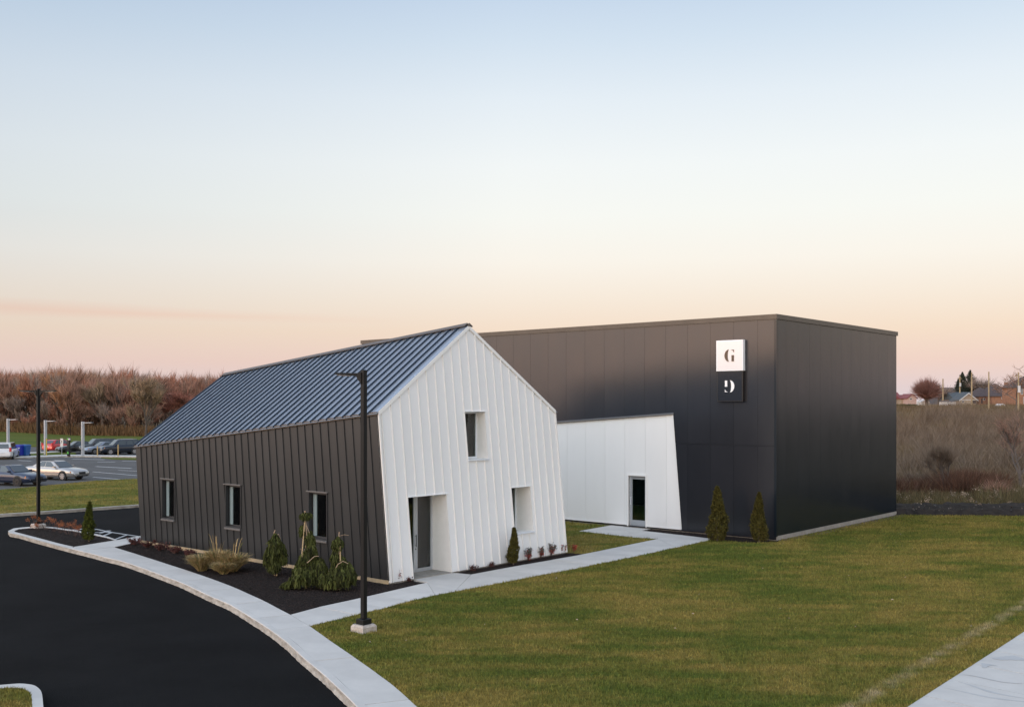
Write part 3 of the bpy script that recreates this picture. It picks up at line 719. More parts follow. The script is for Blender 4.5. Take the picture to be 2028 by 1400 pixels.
mb.hexa([gab_place(-.004, .03, -.05), gab_place(.05, .03, .002), gab_place(.05, EZ-.12, .002), gab_place(-.004, EZ-.1, -.05)], [gab_place(-.006, .03, .045), gab_place(.05, .03, .045), gab_place(.05, EZ-.12, .045), gab_place(-.006, EZ-.1, .045)])
mb.hexa([gab_place(W_+.004, .03, -.05), gab_place(W_-.05, .03, .002), gab_place(W_-.05, EZ-.12, .002), gab_place(W_+.004, EZ-.1, -.05)], [gab_place(W_+.006, .03, .045), gab_place(W_-.05, .03, .045), gab_place(W_-.05, EZ-.12, .045), gab_place(W_+.006, EZ-.1, .045)])
mb.build('corner_trim', M['seam_white'], house)
mb = MB(); mb.box(-.035, .02, .04, LN, -.05, .095); mb.build('base_strip', M['base_strip'], house)
mb = MB(); mb.box(.0, W_, .02, LN, -.3, .03); mb.build('foundation', M['found'], house)
# interior partition so that rooms are dark behind the glass
mb = MB(); mb.box(.35, W_-.35, 2.6, 2.66, 0.03, 3.0); mb.box(2.4, 2.46, 2.7, LN-.4, .03, 3.0); mb.build('room_partition', M['room'], house)
mb = MB(); mb.box(.05, W_-.05, .9, LN-.1, 2.96, 3.04); mb.build('upper_floor', M['room'], house)
mb = MB(); mb.box(2.0, 2.62, .975, .985, .06, 2.5); mb.build('blind', mat('grey_green_blind', (.32, .42, .39), .8), house)

def tube_rect(mb, A, B, flip=False):
    """four quads joining rectangle loop A to loop B"""
    n = len(A); mb.add(list(A)+list(B), [(i, (i+1) % n, n+(i+1) % n, n+i) for i in range(n)])
SW_LAB = ['narrow dark-framed window farthest from the white gable', 'narrow dark-framed middle window of the dark side wall', 'narrow dark-framed window nearest the lamp post']
for (y0, y1, z0, z1), lab in zip(SIDE_W, SW_LAB):
    # reveal, frame, pane, inner jamb, head flashing, sill
    mb = MB(); e = .035
    for (a0, a1, c0_, c1_) in ((y0, y0+e, z0, z1), (y1-e, y1, z0, z1), (y0+e, y1-e, z1-e, z1), (y0+e, y1-e, z0, z0+e)): mb.box(-.03, .20, a0, a1, c0_, c1_)
    w = mb.build('window', M['dark_metal'], house); w['label'] = lab
    mb = MB(); f0 = .05
    for (a0, a1, c0_, c1_) in ((y0+e, y0+e+f0, z0+e, z1-e), (y1-e-f0, y1-e, z0+e, z1-e), (y0+e+f0, y1-e-f0, z1-e-f0, z1-e), (y0+e+f0, y1-e-f0, z0+e, z0+e+f0)): mb.box(.14, .19, a0, a1, c0_, c1_)
    mb.build('frame', M['dark_metal'], w)
    mb = MB(); mb.box(.132, .158, y1-e-f0-.155, y1-e-f0-.001, z0+e+f0, z1-e-f0); mb.box(.120, .131, y1-e-f0-.022, y1-e-f0-.001, z0+e+f0, z1-e-f0); mb.build('lit_jamb_strip', M['lit_jamb_strip'], w)  # added strip before the pane, stands in for the lit inner jamb
    mb = MB(); mb.box(.160, .168, y0+e+f0, y1-e-f0, z0+e+f0, z1-e-f0); mb.build('pane', M['glass'], w)
    mb = MB()
    for (a0, a1, c0_, c1_) in ((y0+.01, y0+e, z0+.01, z1-.01), (y1-.055, y1-.01, z0+.01, z1-.01), (y0+e, y1-.055, z1-e, z1-.01), (y0+e, y1-.055, z0+.01, z0+e)): mb.box(.202, .42, a0, a1, c0_, c1_)
    mb.build('inner_jamb', M['inner'], w)
    mb = MB(); mb.box(-.075, -.002, y0-.03, y1+.06, z1-.002, z1+.035); mb.build('head_flashing', M['flash'], w)
    mb = MB(); mb.hexa([(-.07, y0-.0, z0-.075), (-.07, y1+.0, z0-.075), (.12, y1, z0-.075), (.12, y0, z0-.075)], [(-.07, y0, z0-.015), (-.07, y1, z0-.015), (.12, y1, z0+.034), (.12, y0, z0+.034)]); mb.build('sill', M['flash'], w)
    mb = MB(); mb.box(.9, .96, y0-.6, y0+.25, 0.9, 1.6); mb.box(1.5, 1.55, y1-1.3, y1+.2, 0.7, .78); mb.build('furniture_behind_glass', mat('pale_furniture', (.3, .29, .27), .8, var=.4, scale=2), w)
# deep openings of the leaning gable: vertical glazing plane 0.9 m behind the foot
DP = 0.90
def deep(x0, x1, z0, z1, name, lab):
    zb = max(z0, .0)
    x0 += .005; x1 -= .005; z1 -= .005; zb += .005 if z0 > 0 else 0
    loopA = [(x0, K*zb-.012, zb), (x1, K*zb-.012, zb), (x1, K*z1-.012, z1), (x0, K*z1-.012, z1)]
    loopB = [(x0, DP, zb), (x1, DP, zb), (x1, DP, z1), (x0, DP, z1)]
    e = .03; A2 = [(x0-e, K*zb+.03, zb-e), (x1+e, K*zb+.03, zb-e), (x1+e, K*z1+.03, z1+e), (x0-e, K*z1+.03, z1+e)]; B2 = [(x0-e, DP, zb-e), (x1+e, DP, zb-e), (x1+e, DP, z1+e), (x0-e, DP, z1+e)]
    mb = MB(); tube_rect(mb, loopA, loopB); 
    fs = []
    if name == 'door_opening': mb.f = mb.f[1:]; mb.m = mb.m[1:]
    w = mb.build(name, M['jamb_white'], house); w['label'] = lab
    return w
def glaz(w, x0, x1, z0, z1, fw, m, y=DP, cut=None, doorish=False):
    """frame with panes, cut = list of mullions (xa, xb)"""
    mb = MB(); d = .06
    mb.box(x0, x0+fw, y, y+d, z0, z1); mb.box(x1-fw, x1, y, y+d, z0, z1); mb.box(x0+fw, x1-fw, y, y+d, z1-fw, z1); mb.box(x0+fw, x1-fw, y, y+d, z0, z0+(fw*1.6 if doorish else fw))
    xs_ = [x0+fw]
    for (a_, b_) in (cut or []): mb.box(a_, b_, y-.004, y+d-.003, z0+.01, z1-.01); xs_ += [a_, b_]
    xs_.append(x1-fw)
    mb.build('frame', m, w)
    for a_, b_ in zip(xs_[::2], xs_[1::2]):
        p = MB(); p.box(a_, b_, y+.028, y+.036, z0+(fw*1.6 if doorish else fw), z1-fw); p.build('pane', M['glass'], w)
    p = MB(); p.box(x0, x0+.03, y+.062, y+.30, z0, z1); p.box(x1-.03, x1, y+.062, y+.30, z0, z1); p.box(x0+.03, x1-.03, y+.062, y+.30, z1-.03, z1); p.build('inner_jamb', M['inner'], w)
dw = deep(*GAB_H[0], 'door_opening', 'deep entrance recess with glazed door in the white gable')
glaz(dw, 1.0, 2.72, .0, 2.55, .085, M['alu'], cut=[(1.86, 2.03)], doorish=True)
mb = MB(); mb.tube((1.93, DP-.05, .85), (1.93, DP-.05, 1.25), .014, n=8); mb.tube((1.93, DP-.05, .9), (1.93, DP, .9), .010); mb.tube((1.93, DP-.05, 1.2), (1.93, DP, 1.2), .010); mb.tube((1.945, DP-.02, .78), (1.945, DP, .78), .022, n=10); mb.build('handle', M['dark_metal'], dw)
uw = deep(*GAB_H[1], 'window', 'upper window set deep in the white gable')
glaz(uw, 3.86, 4.88, 3.62, 5.22, .06, M['alu_white'])
mb = MB(); mb.box(4.55, 4.80, DP+.35, DP+.37, 3.7, 5.2); mb.build('curtain', M['inner'], uw)
lw = deep(*GAB_H[2], 'window', 'lower right window set deep in the white gable')
glaz(lw, 5.96, 6.98, .97, 2.55, .06, M['alu_white'])
for w, (x0, x1, z0, z1) in ((uw, GAB_H[1]), (lw, GAB_H[2])):
    mb = MB(); mb.hexa([(x0-.02, K*z0-.06, z0-.05), (x1+.02, K*z0-.06, z0-.05), (x1+.02, K*z0-.002, z0-.05), (x0-.02, K*z0-.002, z0-.05)], [(x0-.02, K*z0-.06, z0+.004), (x1+.02, K*z0-.06, z0+.004), (x1+.02, K*z0-.002, z0+.008), (x0-.02, K*z0-.002, z0+.008)])
    mb.build('sill', M['alu_white'], w)
for w, (x0, x1, z0, z1) in ((dw, GAB_H[0]), (uw, GAB_H[1]), (lw, GAB_H[2])):
    mb = MB(); mb.hexa([gab_place(x0-.02, z1+.004, .002), gab_place(x1+.05, z1+.004, .002), gab_place(x1+.05, z1+.04, .002), gab_place(x0-.02, z1+.04, .002)], [gab_place(x0-.02, z1+.004, .055), gab_place(x1+.05, z1+.004, .055), gab_place(x1+.05, z1+.03, .045), gab_place(x0-.02, z1+.03, .045)])
    mb.build('head_flashing', M['seam_white'], w)

# ================================================================== black box building
BX, BY, BH = 13.1, 25.3, 9.13
box = empty('box_building', (BO.x, BO.y, 0), TH, 'tall flat-roofed black metal building with slanted white wall section and emblem sign', 'building')
white = [(4.43, .07), (14.0, .07), (14.0, 4.43), (4.86, 5.05)]
door_h = [(6.27, .04), (7.19, .04), (7.19, 2.30), (6.27, 2.30)]
long_out = [(.0, .03), (BY, .03), (BY, BH-.2), (0, BH-.2)]
pl_long = lambda u, v, d: (-d, u, v)
pl_short = lambda u, v, d: (u, -d, v)
wl = MB(); wl.box(.15, BX-.05, .15, BY, -.2, BH-.35)
core = MB()
polys = subtract([long_out], door_h)
for q in polys: core.hexa([pl_long(u, v, -.16) for u, v in q], [pl_long(u, v, -.10) for u, v in q])
core = core.build('long_wall', M['core'], box)
cb = [0] + [.81 + 1.1*i for i in range(0, 23) if .81+1.1*i < BY-.3] + [BY]
clad(core, 'panel', long_out, [white], cb, (1, 0), pl_long, .06, 0, 0, [M['black_clad_y']], gap=.007, zsplit=3.8)
clad(core, 'panel', white, [door_h], [4.0] + [4.11+1.095*i for i in range(1, 9)] + [14.0], (1, 0), lambda u, v, d: (.035-d, u, v), .06, 0, 0, [M['white_box']], gap=.008)
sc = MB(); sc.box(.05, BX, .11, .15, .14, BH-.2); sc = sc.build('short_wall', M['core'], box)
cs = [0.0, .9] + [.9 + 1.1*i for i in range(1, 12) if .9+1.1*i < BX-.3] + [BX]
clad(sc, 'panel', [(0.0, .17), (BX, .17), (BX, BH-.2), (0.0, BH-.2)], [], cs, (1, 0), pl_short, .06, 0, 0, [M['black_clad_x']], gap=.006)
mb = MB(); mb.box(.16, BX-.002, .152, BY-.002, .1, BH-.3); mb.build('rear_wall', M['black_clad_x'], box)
mb = MB(); mb.box(-.03, .075, -.03, .075, .15, BH-.201); mb.build('corner_trim', M['black_clad_x'], box)
mb = MB()
mb.box(-.06, .25, -.06, BY+.06, BH-.2, BH); mb.box(.25, BX+.06, -.06, .25, BH-.2, BH); mb.box(BX-.25, BX+.06, .25, BY+.06, BH-.2, BH-.002); mb.box(.25, BX-.25, BY-.25, BY+.06, BH-.2, BH-.002)
mb.build('parapet_cap', M['cap'], box)
mb = MB(); mb.box(.25, BX-.25, .25, BY-.25, BH-.4, BH-.3); mb.build('flat_roof', M['flash'], box)
mb = MB(); mb.box(.02, BX-.02, -.012, .12, -.3, .168); mb.box(.04, .12, .12, BY, -.3, .028); mb.build('foundation', M['found'], box)
# dark flashing above the white section, white slanted edge
mb = MB(); mb.hexa([(-.004, 4.80, 5.055), (-.004, 14.0, 4.435), (-.004, 14.0, 4.515), (-.004, 4.80, 5.14)], [(-.06, 4.80, 5.055), (-.06, 14.0, 4.435), (-.06, 14.0, 4.48), (-.06, 4.80, 5.10)]); mb.build('drip_flashing', M['flash'], box)
mb = MB(); mb.hexa([(-.002, 4.40, .10), (-.002, 4.45, .10), (-.002, 4.88, 5.03), (-.002, 4.83, 5.05)], [(-.02, 4.40, .10), (-.02, 4.45, .10), (-.02, 4.88, 5.03), (-.02, 4.83, 5.05)]); mb.box(.0, .03, 4.46, 6.2, .085, .12); mb.box(.0, .03, 7.25, 14, .085, .12)
mb.build('edge_trim', M['seam_white'], box)
# door
dr = MB()
dr.box(.0, .16, 6.20, 6.27, .04, 2.37); dr.box(.0, .16, 7.19, 7.26, .04, 2.37); dr.box(.0, .16, 6.27, 7.19, 2.30, 2.37)
dr = dr.build('door', M['jamb_white'], box); dr['label'] = 'glazed aluminium door with pull handle'
mb = MB(); y_ = .12
mb.box(y_, y_+.05, 6.275, 6.37, .06, 2.29); mb.box(y_, y_+.05, 7.05, 7.185, .06, 2.29); mb.box(y_, y_+.05, 6.37, 7.05, 2.15, 2.29); mb.box(y_, y_+.05, 6.37, 7.05, .06, .32); mb.build('frame', M['alu'], dr)
mb = MB(); mb.box(y_+.02, y_+.028, 6.37, 7.05, .32, 2.15); mb.build('pane', M['glass'], dr)
mb = MB(); mb.tube((y_-.05, 7.11, 1.0), (y_-.05, 7.11, 1.35), .014, n=8); mb.tube((y_-.05, 7.11, 1.02), (y_, 7.11, 1.02), .01); mb.tube((y_-.05, 7.11, 1.33), (y_, 7.11, 1.33), .01); mb.build('handle', M['alu_white'], dr)
mb = MB(); mb.box(y_+.055, y_+.09, 6.37, 7.05, 1.02, 1.08); mb.build('push_bar', M['alu'], dr)
mb = MB(); mb.box(.17, 1.6, 6.0, 6.05, .02, 2.6); mb.box(.17, 1.6, 7.4, 7.45, .02, 2.6); mb.box(1.6, 1.65, 6.0, 7.45, .02, 2.6); mb.box(.17, 1.6, 6.05, 7.4, 2.5, 2.55); mb.build('lobby_lining', M['room'], dr)

# ------------------------------------------------------------------ emblem sign: two stacked squares
sg = empty('emblem_sign', (BO.x, BO.y, 0), TH, 'projecting sign of a white square above a black square, each with a stencilled G', 'sign')
sg.location = (*bw(0, 1.98), 5.6)
SWd, SH = 1.24, 1.275
M['sign_white'] = mat('sign_white_face', (.80, .76, .74), .18, spec=.6)
M['sign_edge'] = mat('sign_white_edge', (.86, .86, .86), .4)
M['sign_black'] = mat('sign_black_face', (.016, .017, .02), .16, spec=.6)
M['letter_brown'] = mat('letter_bronze', (.10, .065, .04), .4, .3)
def slb(z0, z1, face_m, edge_m, y0, y1, nm, dep=.22):
    mb = MB(); mb.box(-dep, -.03, y0, y1, z0, z1); o = mb.build(nm, edge_m, sg, bevel=.008)
    mb = MB(); mb.box(-dep-.004, -dep+.01, y0+.045, y1-.045, z0+.045, z1-.045); mb.build('face', face_m, o)
    return o
ws = slb(SH, 2*SH, M['sign_white'], M['sign_edge'], -SWd/2, SWd/2, 'white_square')
bs = slb(0.0, SH-.004, M['sign_black'], M['black'], -SWd/2+.02, SWd/2-.02, 'black_square', .20)
mb = MB(); mb.box(-.03, 0.0, -.3, .3, .3, 2*SH-.3); mb.build('bracket', M['black'], sg)
def letter(rot, m, par, zc, dep):
    """stencil G: crescent, top serif, stem; units over a 1 x 1 box"""
    pieces = []
    n = 16
    outer = [(0.47-0.47*math.sin(t)*1.0, 0.5+0.5*math.cos(t)) for t in np.linspace(0.0, math.pi, n)]
    inner = [(0.47-0.15*math.sin(t), 0.5+0.5*math.cos(t)) for t in np.linspace(0.0, math.pi, n)]
    for i in range(n-1): pieces.append([outer[i], outer[i+1], inner[i+1], inner[i]])
    pieces.append([(.98, .97), (.98, .74), (.93, .84), (.84, .92), (.66, .97)])
    pieces.append([(.74, .53), (.98, .53), (.98, .02), (.74, .02)])
    w, h = .44, .50
    mb = MB()
    for P in pieces:
        if abs(area(P)) < 1e-5: continue
        Q = [((u-.5), (v-.5)) for u, v in P]
        if rot: Q = [(-u, -v) for u, v in Q]
        A = [(-dep-.002, -u*w, zc+v*h) for u, v in Q]; B = [(-dep-.022, -u*w, zc+v*h) for u, v in Q]
        mb.hexa(A, B)
    return mb.build('letter', m, par)
letter(False, M['letter_brown'], ws, SH*1.5, .224); letter(True, M['sign_edge'], bs, SH*.5, .204)

# ------------------------------------------------------------------ lamp posts
def lamp_post(name, label, px, py, h, arms, paint, w=.13, rot=TH, group=None, base=True, arm_l=.62, zb=0.0, bs=.20):
    X, Y = g(px, py, zb); o = empty(name, (X, Y, zb), rot, label, 'lamp post', group)
    if base:
        mb = MB(); a_ = bs*1.1; c_ = bs*.92
        mb.hexa([(-a_, -a_, -.25), (a_, -a_, -.25), (a_, a_, -.25), (-a_, a_, -.25)], [(-a_, -a_, .12), (a_, -a_, .12), (a_, a_, .12), (-a_, a_, .12)])
        mb.hexa([(-a_, -a_, .12), (a_, -a_, .12), (a_, a_, .12), (-a_, a_, .12)], [(-c_, -c_, .17), (c_, -c_, .17), (c_, c_, .17), (-c_, c_, .17)])
        mb.build('concrete_base', M['found2'], o)
        mb = MB(); mb.box(-.135, .135, -.135, .135, .172, .30); mb.build('base_cover', paint, o, bevel=.012)
        for sx in (-1, 1):
            for sy in (-1, 1):
                mb = MB(); mb.tube((sx*.16, sy*.16, .168), (sx*.16, sy*.16, .195), .012, n=6); mb.build('anchor_bolt', M['flash'], o)
    mb = MB(); mb.box(-w/2, w/2, -w/2, w/2, (.302 if base else 0), h); mb.build('pole', paint, o, bevel=.01)
    for ang in arms:
        c, s = math.cos(ang), math.sin(ang)
        tr = lambda r, t, z: (c*r - s*t, s*r + c*t, z)
        mb = MB(); d0 = w/2+.002
        mb.hexa([tr(d0, -.05, h-.34), tr(d0, .05, h-.34), tr(d0, .05, h-.06), tr(d0, -.05, h-.06)], [tr(d0+.10, -.05, h-.20), tr(d0+.10, .05, h-.20), tr(d0+.14, .05, h-.08), tr(d0+.14, -.05, h-.08)])
        hd = mb.build('arm', paint, o)
        mb = MB(); z_ = h-.08
        A = [tr(d0+.12, -.07, z_-.07), tr(d0+.12, .07, z_-.07), tr(d0+arm_l, .16, z_-.03), tr(d0+arm_l, -.16, z_-.03)]
        B = [tr(d0+.12, -.07, z_+.0), tr(d0+.12, .07, z_+.0), tr(d0+arm_l, .15, z_+.015), tr(d0+arm_l, -.15, z_+.015)]
        mb.hexa(A, B); mb.build('lamp_head', paint, hd)
        mb = MB(); mb.hexa([tr(d0+.25, -.08, z_-.075), tr(d0+.25, .08, z_-.075), tr(d0+arm_l-.05, .13, z_-.055), tr(d0+arm_l-.05, -.13, z_-.055)], [tr(d0+.25, -.08, z_-.05), tr(d0+.25, .08, z_-.05), tr(d0+arm_l-.05, .13, z_-.033), tr(d0+arm_l-.05, -.13, z_-.033)]); mb.build('lens', M['flash'], hd)
    return o
M['found2'] = mat('precast_base', (.55, .50, .45), .9, c2=(.36, .30, .25), scale=9, bump=.8, bscale=30)
M['pole_black'] = mat('black_pole_paint', (.006, .006, .006), .5, 0, spec=.3, var=.2, scale=2)
M['pole_grey'] = mat('galvanised_pole', (.42, .44, .46), .45, .5, var=.1, scale=2)
lamp_post('lamp_post', 'tall black square lamp post on a concrete block in the front lawn', 720.5, 1249, 6.28, [R(131.5)], M['pole_black'], w=.118)
lamp_post('lamp_post', 'black two-armed lamp post standing in the mulched kerb island', 76, 1044, 6.20, [R(131.5), R(-48.5)], M['pole_black'], w=.13, arm_l=.72, bs=.22)
for (px, py, ytop, lab) in ((16, 898, 829, 'grey lamp post behind the white minivan'), (90, 900, 832, 'grey lamp post between the blue bins and the red hatchback'), (164, 903, 835, 'grey lamp post in front of the parked dark cars')):
    Yd = g(px, py)[1]
    lamp_post('lamp_post', lab, px, py, (py-ytop)/F_*Yd, [R(-41)-TH+R(18)], M['pole_grey'], w=.26, group='grey lamp posts of the far car park', base=False, arm_l=1.25)

# ------------------------------------------------------------------ foliage helpers
def leafcloud(P, size, up=0.0, aspect=2.2, jit=.5, droop=None):
    """one slim triangle per point. size array or scalar; up>0 leans them upward"""
    n = len(P); d = rng.normal(size=(n, 3)); d /= np.linalg.norm(d, axis=1)[:, None]
    d[:, 2] += up; d /= np.linalg.norm(d, axis=1)[:, None]
    u = rng.normal(size=(n, 3)); u -= (u*d).sum(1)[:, None]*d; u /= np.linalg.norm(u, axis=1)[:, None]
    s = size*(1+jit*(rng.random(n)-.5)*2); s = s[:, None]
    return np.stack([P - u*s/aspect/2, P + u*s/aspect/2, P + d*s], 1)
M['thuja'] = mat('arborvitae_foliage', (.058, .070, .010), .8, island=.55, spec=.2)
M['thuja_brown'] = mat('arborvitae_foliage_brown', (.066, .058, .012), .8, island=.55, spec=.2)
M['weep'] = mat('weeping_spruce_needles', (.048, .055, .014), .8, island=.75, spec=.2)
M['wood'] = mat('pale_bark', (.32, .23, .15), .8, var=.2)
M['bark'] = mat('grey_bark', (.12, .095, .078), .9, var=.3)
def arborvitae(label, px, py, h, w, m, seed, group='columnar arborvitae beside the buildings'):
    global rng; rng = np.random.default_rng(seed)
    X, Y = g(px, py); o = empty('arborvitae', (X, Y, 0), 0, label, 'conifer', group)
    n = int(5200*h*w/.8) + 1600
    t = rng.random(n)**.85; a = rng.random(n)*2*math.pi
    prof = np.interp(t, [0, .05, .2, .42, .5, .72, .9, 1], [.72, .92, 1.0, .92, .70, .50, .30, .06])
    lump = 1 + .16*np.sin(a*3+seed+t*9) + .13*np.sin(a*5-t*17+seed*2) + .10*np.sin(a*9+t*31)
    rr = w/2*prof*lump*(.55+.45*rng.random(n)**.35)
    P = np.stack([rr*np.cos(a)+.03*np.sin(t*5+seed), rr*np.sin(a), .05+t*h*.96], 1)
    V = leafcloud(P, .062, up=1.1, aspect=1.8)
    soup('foliage', V, m, parent=o)
    mb = MB(); mb.tube((0, 0, -.05), (0, 0, .9*h), .03*w/.5+.01, .008, 6); mb.build('trunk', M['bark'], o)
    return o
arborvitae('slim green arborvitae at the tip of the kerb island, left of the house', 176, 1071, 1.56, .44, M['thuja'], 3)
arborvitae('small brownish arborvitae under the lower gable window', 1017, 1117, 1.22, .37, M['thuja_brown'], 4)
arborvitae('stout arborvitae left of the black building corner', 1421, 1071, 2.20, .74, M['thuja_brown'], 5)
arborvitae('narrow arborvitae closest to the black building corner', 1503, 1073, 1.98, .60, M['thuja_brown'], 8)

def weeping(label, px, py, blobs, leads, stakes, seed):
    """blobs: (x, y, ztop, zbot, r) curtains of hanging shoots; leads: polylines of bare wood"""
    global rng; rng = np.random.default_rng(seed)
    X, Y = g(px, py); o = empty('weeping_spruce', (X, Y, 0), 0, label, 'conifer', 'weeping spruces along the dark wall')
    SV = []; SF = []; SV_side = []
    for (x, y, zt, zb, r) in blobs:
        n = int(130*(r/.2)) + 60
        n = int(n*.62)
        for k in range(n):
            a = rng.random()*2*math.pi; q = r*math.sqrt(rng.random()); f_ = (q/r)
            sx = x+q*math.cos(a)*.75; sy = y+q*math.sin(a)*.75
            top = zt-f_**2*(zt-zb)*.40-rng.random()*.10*(zt-zb); bot = max(.02, zb+rng.random()**1.5*(zt-zb)*.55)
            ln = max(.08, top-bot); m_ = max(3, int(ln/.055)); ph = rng.random()*6
            wdt = .030+.022*rng.random(); wa = rng.random()*math.pi; wx, wy = math.cos(wa)*wdt, math.sin(wa)*wdt
            base = len(SV)
            for j in range(m_+1):
                t = j/m_; cx_ = sx+math.cos(a)*r*.30*f_*math.sqrt(t)+.018*math.sin(j*.9+ph); cy_ = sy+math.sin(a)*r*.30*f_*math.sqrt(t); zz = top-ln*t
                e_ = (.35+.65*math.sin(math.pi*min(1, t*1.1+.08)))*(.7+.6*rng.random()) if j < m_ else .05
                SV.append((cx_-wx*e_, cy_-wy*e_, zz+rng.normal()*.012)); SV.append((cx_+wx*e_, cy_+wy*e_, zz-.02+rng.normal()*.012))
                if j: b_ = base+2*(j-1); SF.append((b_, b_+1, b_+3, b_+2))
                # side shoots hooked to the ribbon
                if 0 < j < m_:
                    for s_ in (0, 1):
                        c = SV[-2+s_]; SV_side.append((base+2*j+s_, (c[0]+rng.normal()*.03, c[1]+rng.normal()*.03, c[2]-.05-.03*rng.random()), base+2*(j-1)+s_))
    for ia_, c_, ib_ in SV_side: SV.append(c_); SF.append((ia_, len(SV)-1, ib_))
    me_ = bpy.data.meshes.new('foliage'); me_.from_pydata(SV, [], SF); me_.materials.append(M['weep']); me_.update(); link('foliage', me_, o)
    mb = MB()
    for L_, r0 in leads:
        for i in range(len(L_)-1): mb.tube(L_[i], L_[i+1], r0*(1-.5*i/len(L_)), r0*(1-.5*(i+1)/len(L_)), 5)
    mb.build('trunk', M['wood'], o)
    if stakes:
        mb = MB(); 
        for a_, b_ in stakes: mb.tube(a_, b_, .018, n=5)
        mb.build('stake', mat('stake_wood', (.42, .31, .17), .8, var=.2), o)
    return o
weeping('compact weeping spruce shaped like a drooping dome, left of three', 545, 1139,
        [(0, 0, 1.38, .75, .22), (-.08, 0, 1.1, .35, .27), (.12, .05, 1.15, .45, .24), (-.2, -.05, .95, .25, .16), (0, -.05, .7, .05, .2), (.22, 0, .85, .3, .14)],
        [([(-.02, 0, 0), (0, .0, .7), (-.04, 0, 1.35), (0, 0, 1.45)], .028), ([(0, 0, 1.2), (.1, 0, 1.33), (.18, 0, 1.15)], .012)], [((.07, -.08, 0), (.03, -.02, 1.0))], 11)
weeping('tallest weeping spruce with bare leader and sprawling lower skirt', 606, 1164,
        [(-.02, 0, 2.27, 1.98, .11), (-.12, 0, 2.22, 2.08, .06), (.10, 0, 2.24, 2.1, .07), (.10, .05, 1.75, 1.15, .15), (.15, 0, 1.4, .8, .2), (0, 0, 1.15, .5, .26), (-.15, -.05, .9, .15, .25), (.2, -.05, .95, .1, .28), (.42, -.05, .95, .12, .26), (-.05, -.15, .7, .05, .34), (-.35, -.15, .40, .02, .2), (-.55, -.2, .22, .02, .16), (.5, -.15, .6, .05, .22), (-.12, 0, 1.9, 1.5, .06)],
        [([(0, 0, 0), (0, 0, .8), (.02, 0, 1.6), (-.03, 0, 2.2), (-.03, 0, 2.3)], .03), ([(.0, 0, 1.9), (.1, 0, 1.65), (.2, 0, 1.45)], .014), ([(-.05, -.2, .72), (.1, -.24, .80), (.3, -.24, .98), (.42, -.2, .98)], .016), ([(-.05, 0, 1.15), (.05, -.1, 1.1), (.12, -.1, 1.0)], .01), ([(-.05, 0, 1.1), (-.15, -.1, 1.18)], .01)],
        [((-.12, -.1, .75), (-.02, -.03, 2.1))], 12)
weeping('weeping spruce right of three with arched lower branch by the lamp post', 672, 1167,
        [(-.02, 0, 1.6, 1.1, .12), (-.15, 0, 1.5, 1.15, .07), (-.1, .05, 1.25, .6, .18), (.1, 0, 1.0, .55, .16), (-.05, 0, .9, .25, .25), (.25, -.05, .85, .12, .25), (.05, -.15, .8, .05, .3), (-.22, -.12, .6, .04, .24), (.38, -.05, .7, .15, .14), (-.42, -.1, .45, .04, .16)],
        [([(0, 0, 0), (0, 0, .8), (-.03, 0, 1.4), (0, 0, 1.7)], .026), ([(0, 0, 1.58), (.15, 0, 1.62), (.28, 0, 1.6)], .008), ([(-.1, -.2, .6), (0, -.24, .78), (.15, -.26, .88), (.3, -.24, .8)], .014)],
        [((.05, -.1, .8), (.03, -.05, 1.45))], 13)

M['straw'] = mat('straw_grass', (.36, .255, .115), .8, island=.5)
M['straw_green'] = mat('straw_grass_green', (.15, .15, .045), .8, island=.5)
def clump(label, px, py, h, r, seed, lean=0.0, tall=0):
    """fountain of arching blades"""
    global rng; rng = np.random.default_rng(seed)
    X, Y = g(px, py); n = 1100
    tr = []; mi = []
    for i in range(n):
        a = rng.random()*2*math.pi; up = i < tall
        reach = r*(.25+.95*rng.random()**.6)*(.55 if up else 1); hh = h*(.55+.55*rng.random())*(1.75 if up else 1)
        b0 = np.array([math.cos(a)*r*.28*rng.random(), math.sin(a)*r*.28*rng.random(), 0.]); pr = b0; g_ = rng.random() < .25
        w = rng.normal(size=3)*.006; w[2] = 0; k_ = 4
        for q in range(1, k_+1):
            t_ = q/k_; z = hh*(1-(1-t_)**2) if up else hh*(2.0*t_-1.12*t_*t_)
            p = b0+np.array([math.cos(a)*reach*t_+lean*hh*t_, math.sin(a)*reach*t_, max(z, .01)])
            if q < k_: tr += [[pr-w, pr+w, p+w*.8], [pr-w, p+w*.8, p-w*.8]]; mi += [g_, g_]
            else: tr += [[pr-w, pr+w, p]]; mi += [g_]
            pr = p
    o = soup('ornamental_grass', np.array(tr), [M['straw'], M['straw_green']], np.array(mi).astype(int), loc=(X, Y, -.02))
    return tag(o, label, 'grass clump', 'ornamental grass clumps by the dark wall')
clump('low greenish clump at the left end of the straw-coloured grasses', 400, 1129, .56, .50, 21)
clump('tallest straw-coloured grass clump with upright seed stems', 431, 1128, .70, .46, 22, 0, 26)
clump('wide straw-coloured clump at the right end of the grasses', 460, 1130, .62, .52, 23, .10, 12)
clump('short drooping straw clump in front of the other grasses', 443, 1135, .40, .40, 24)

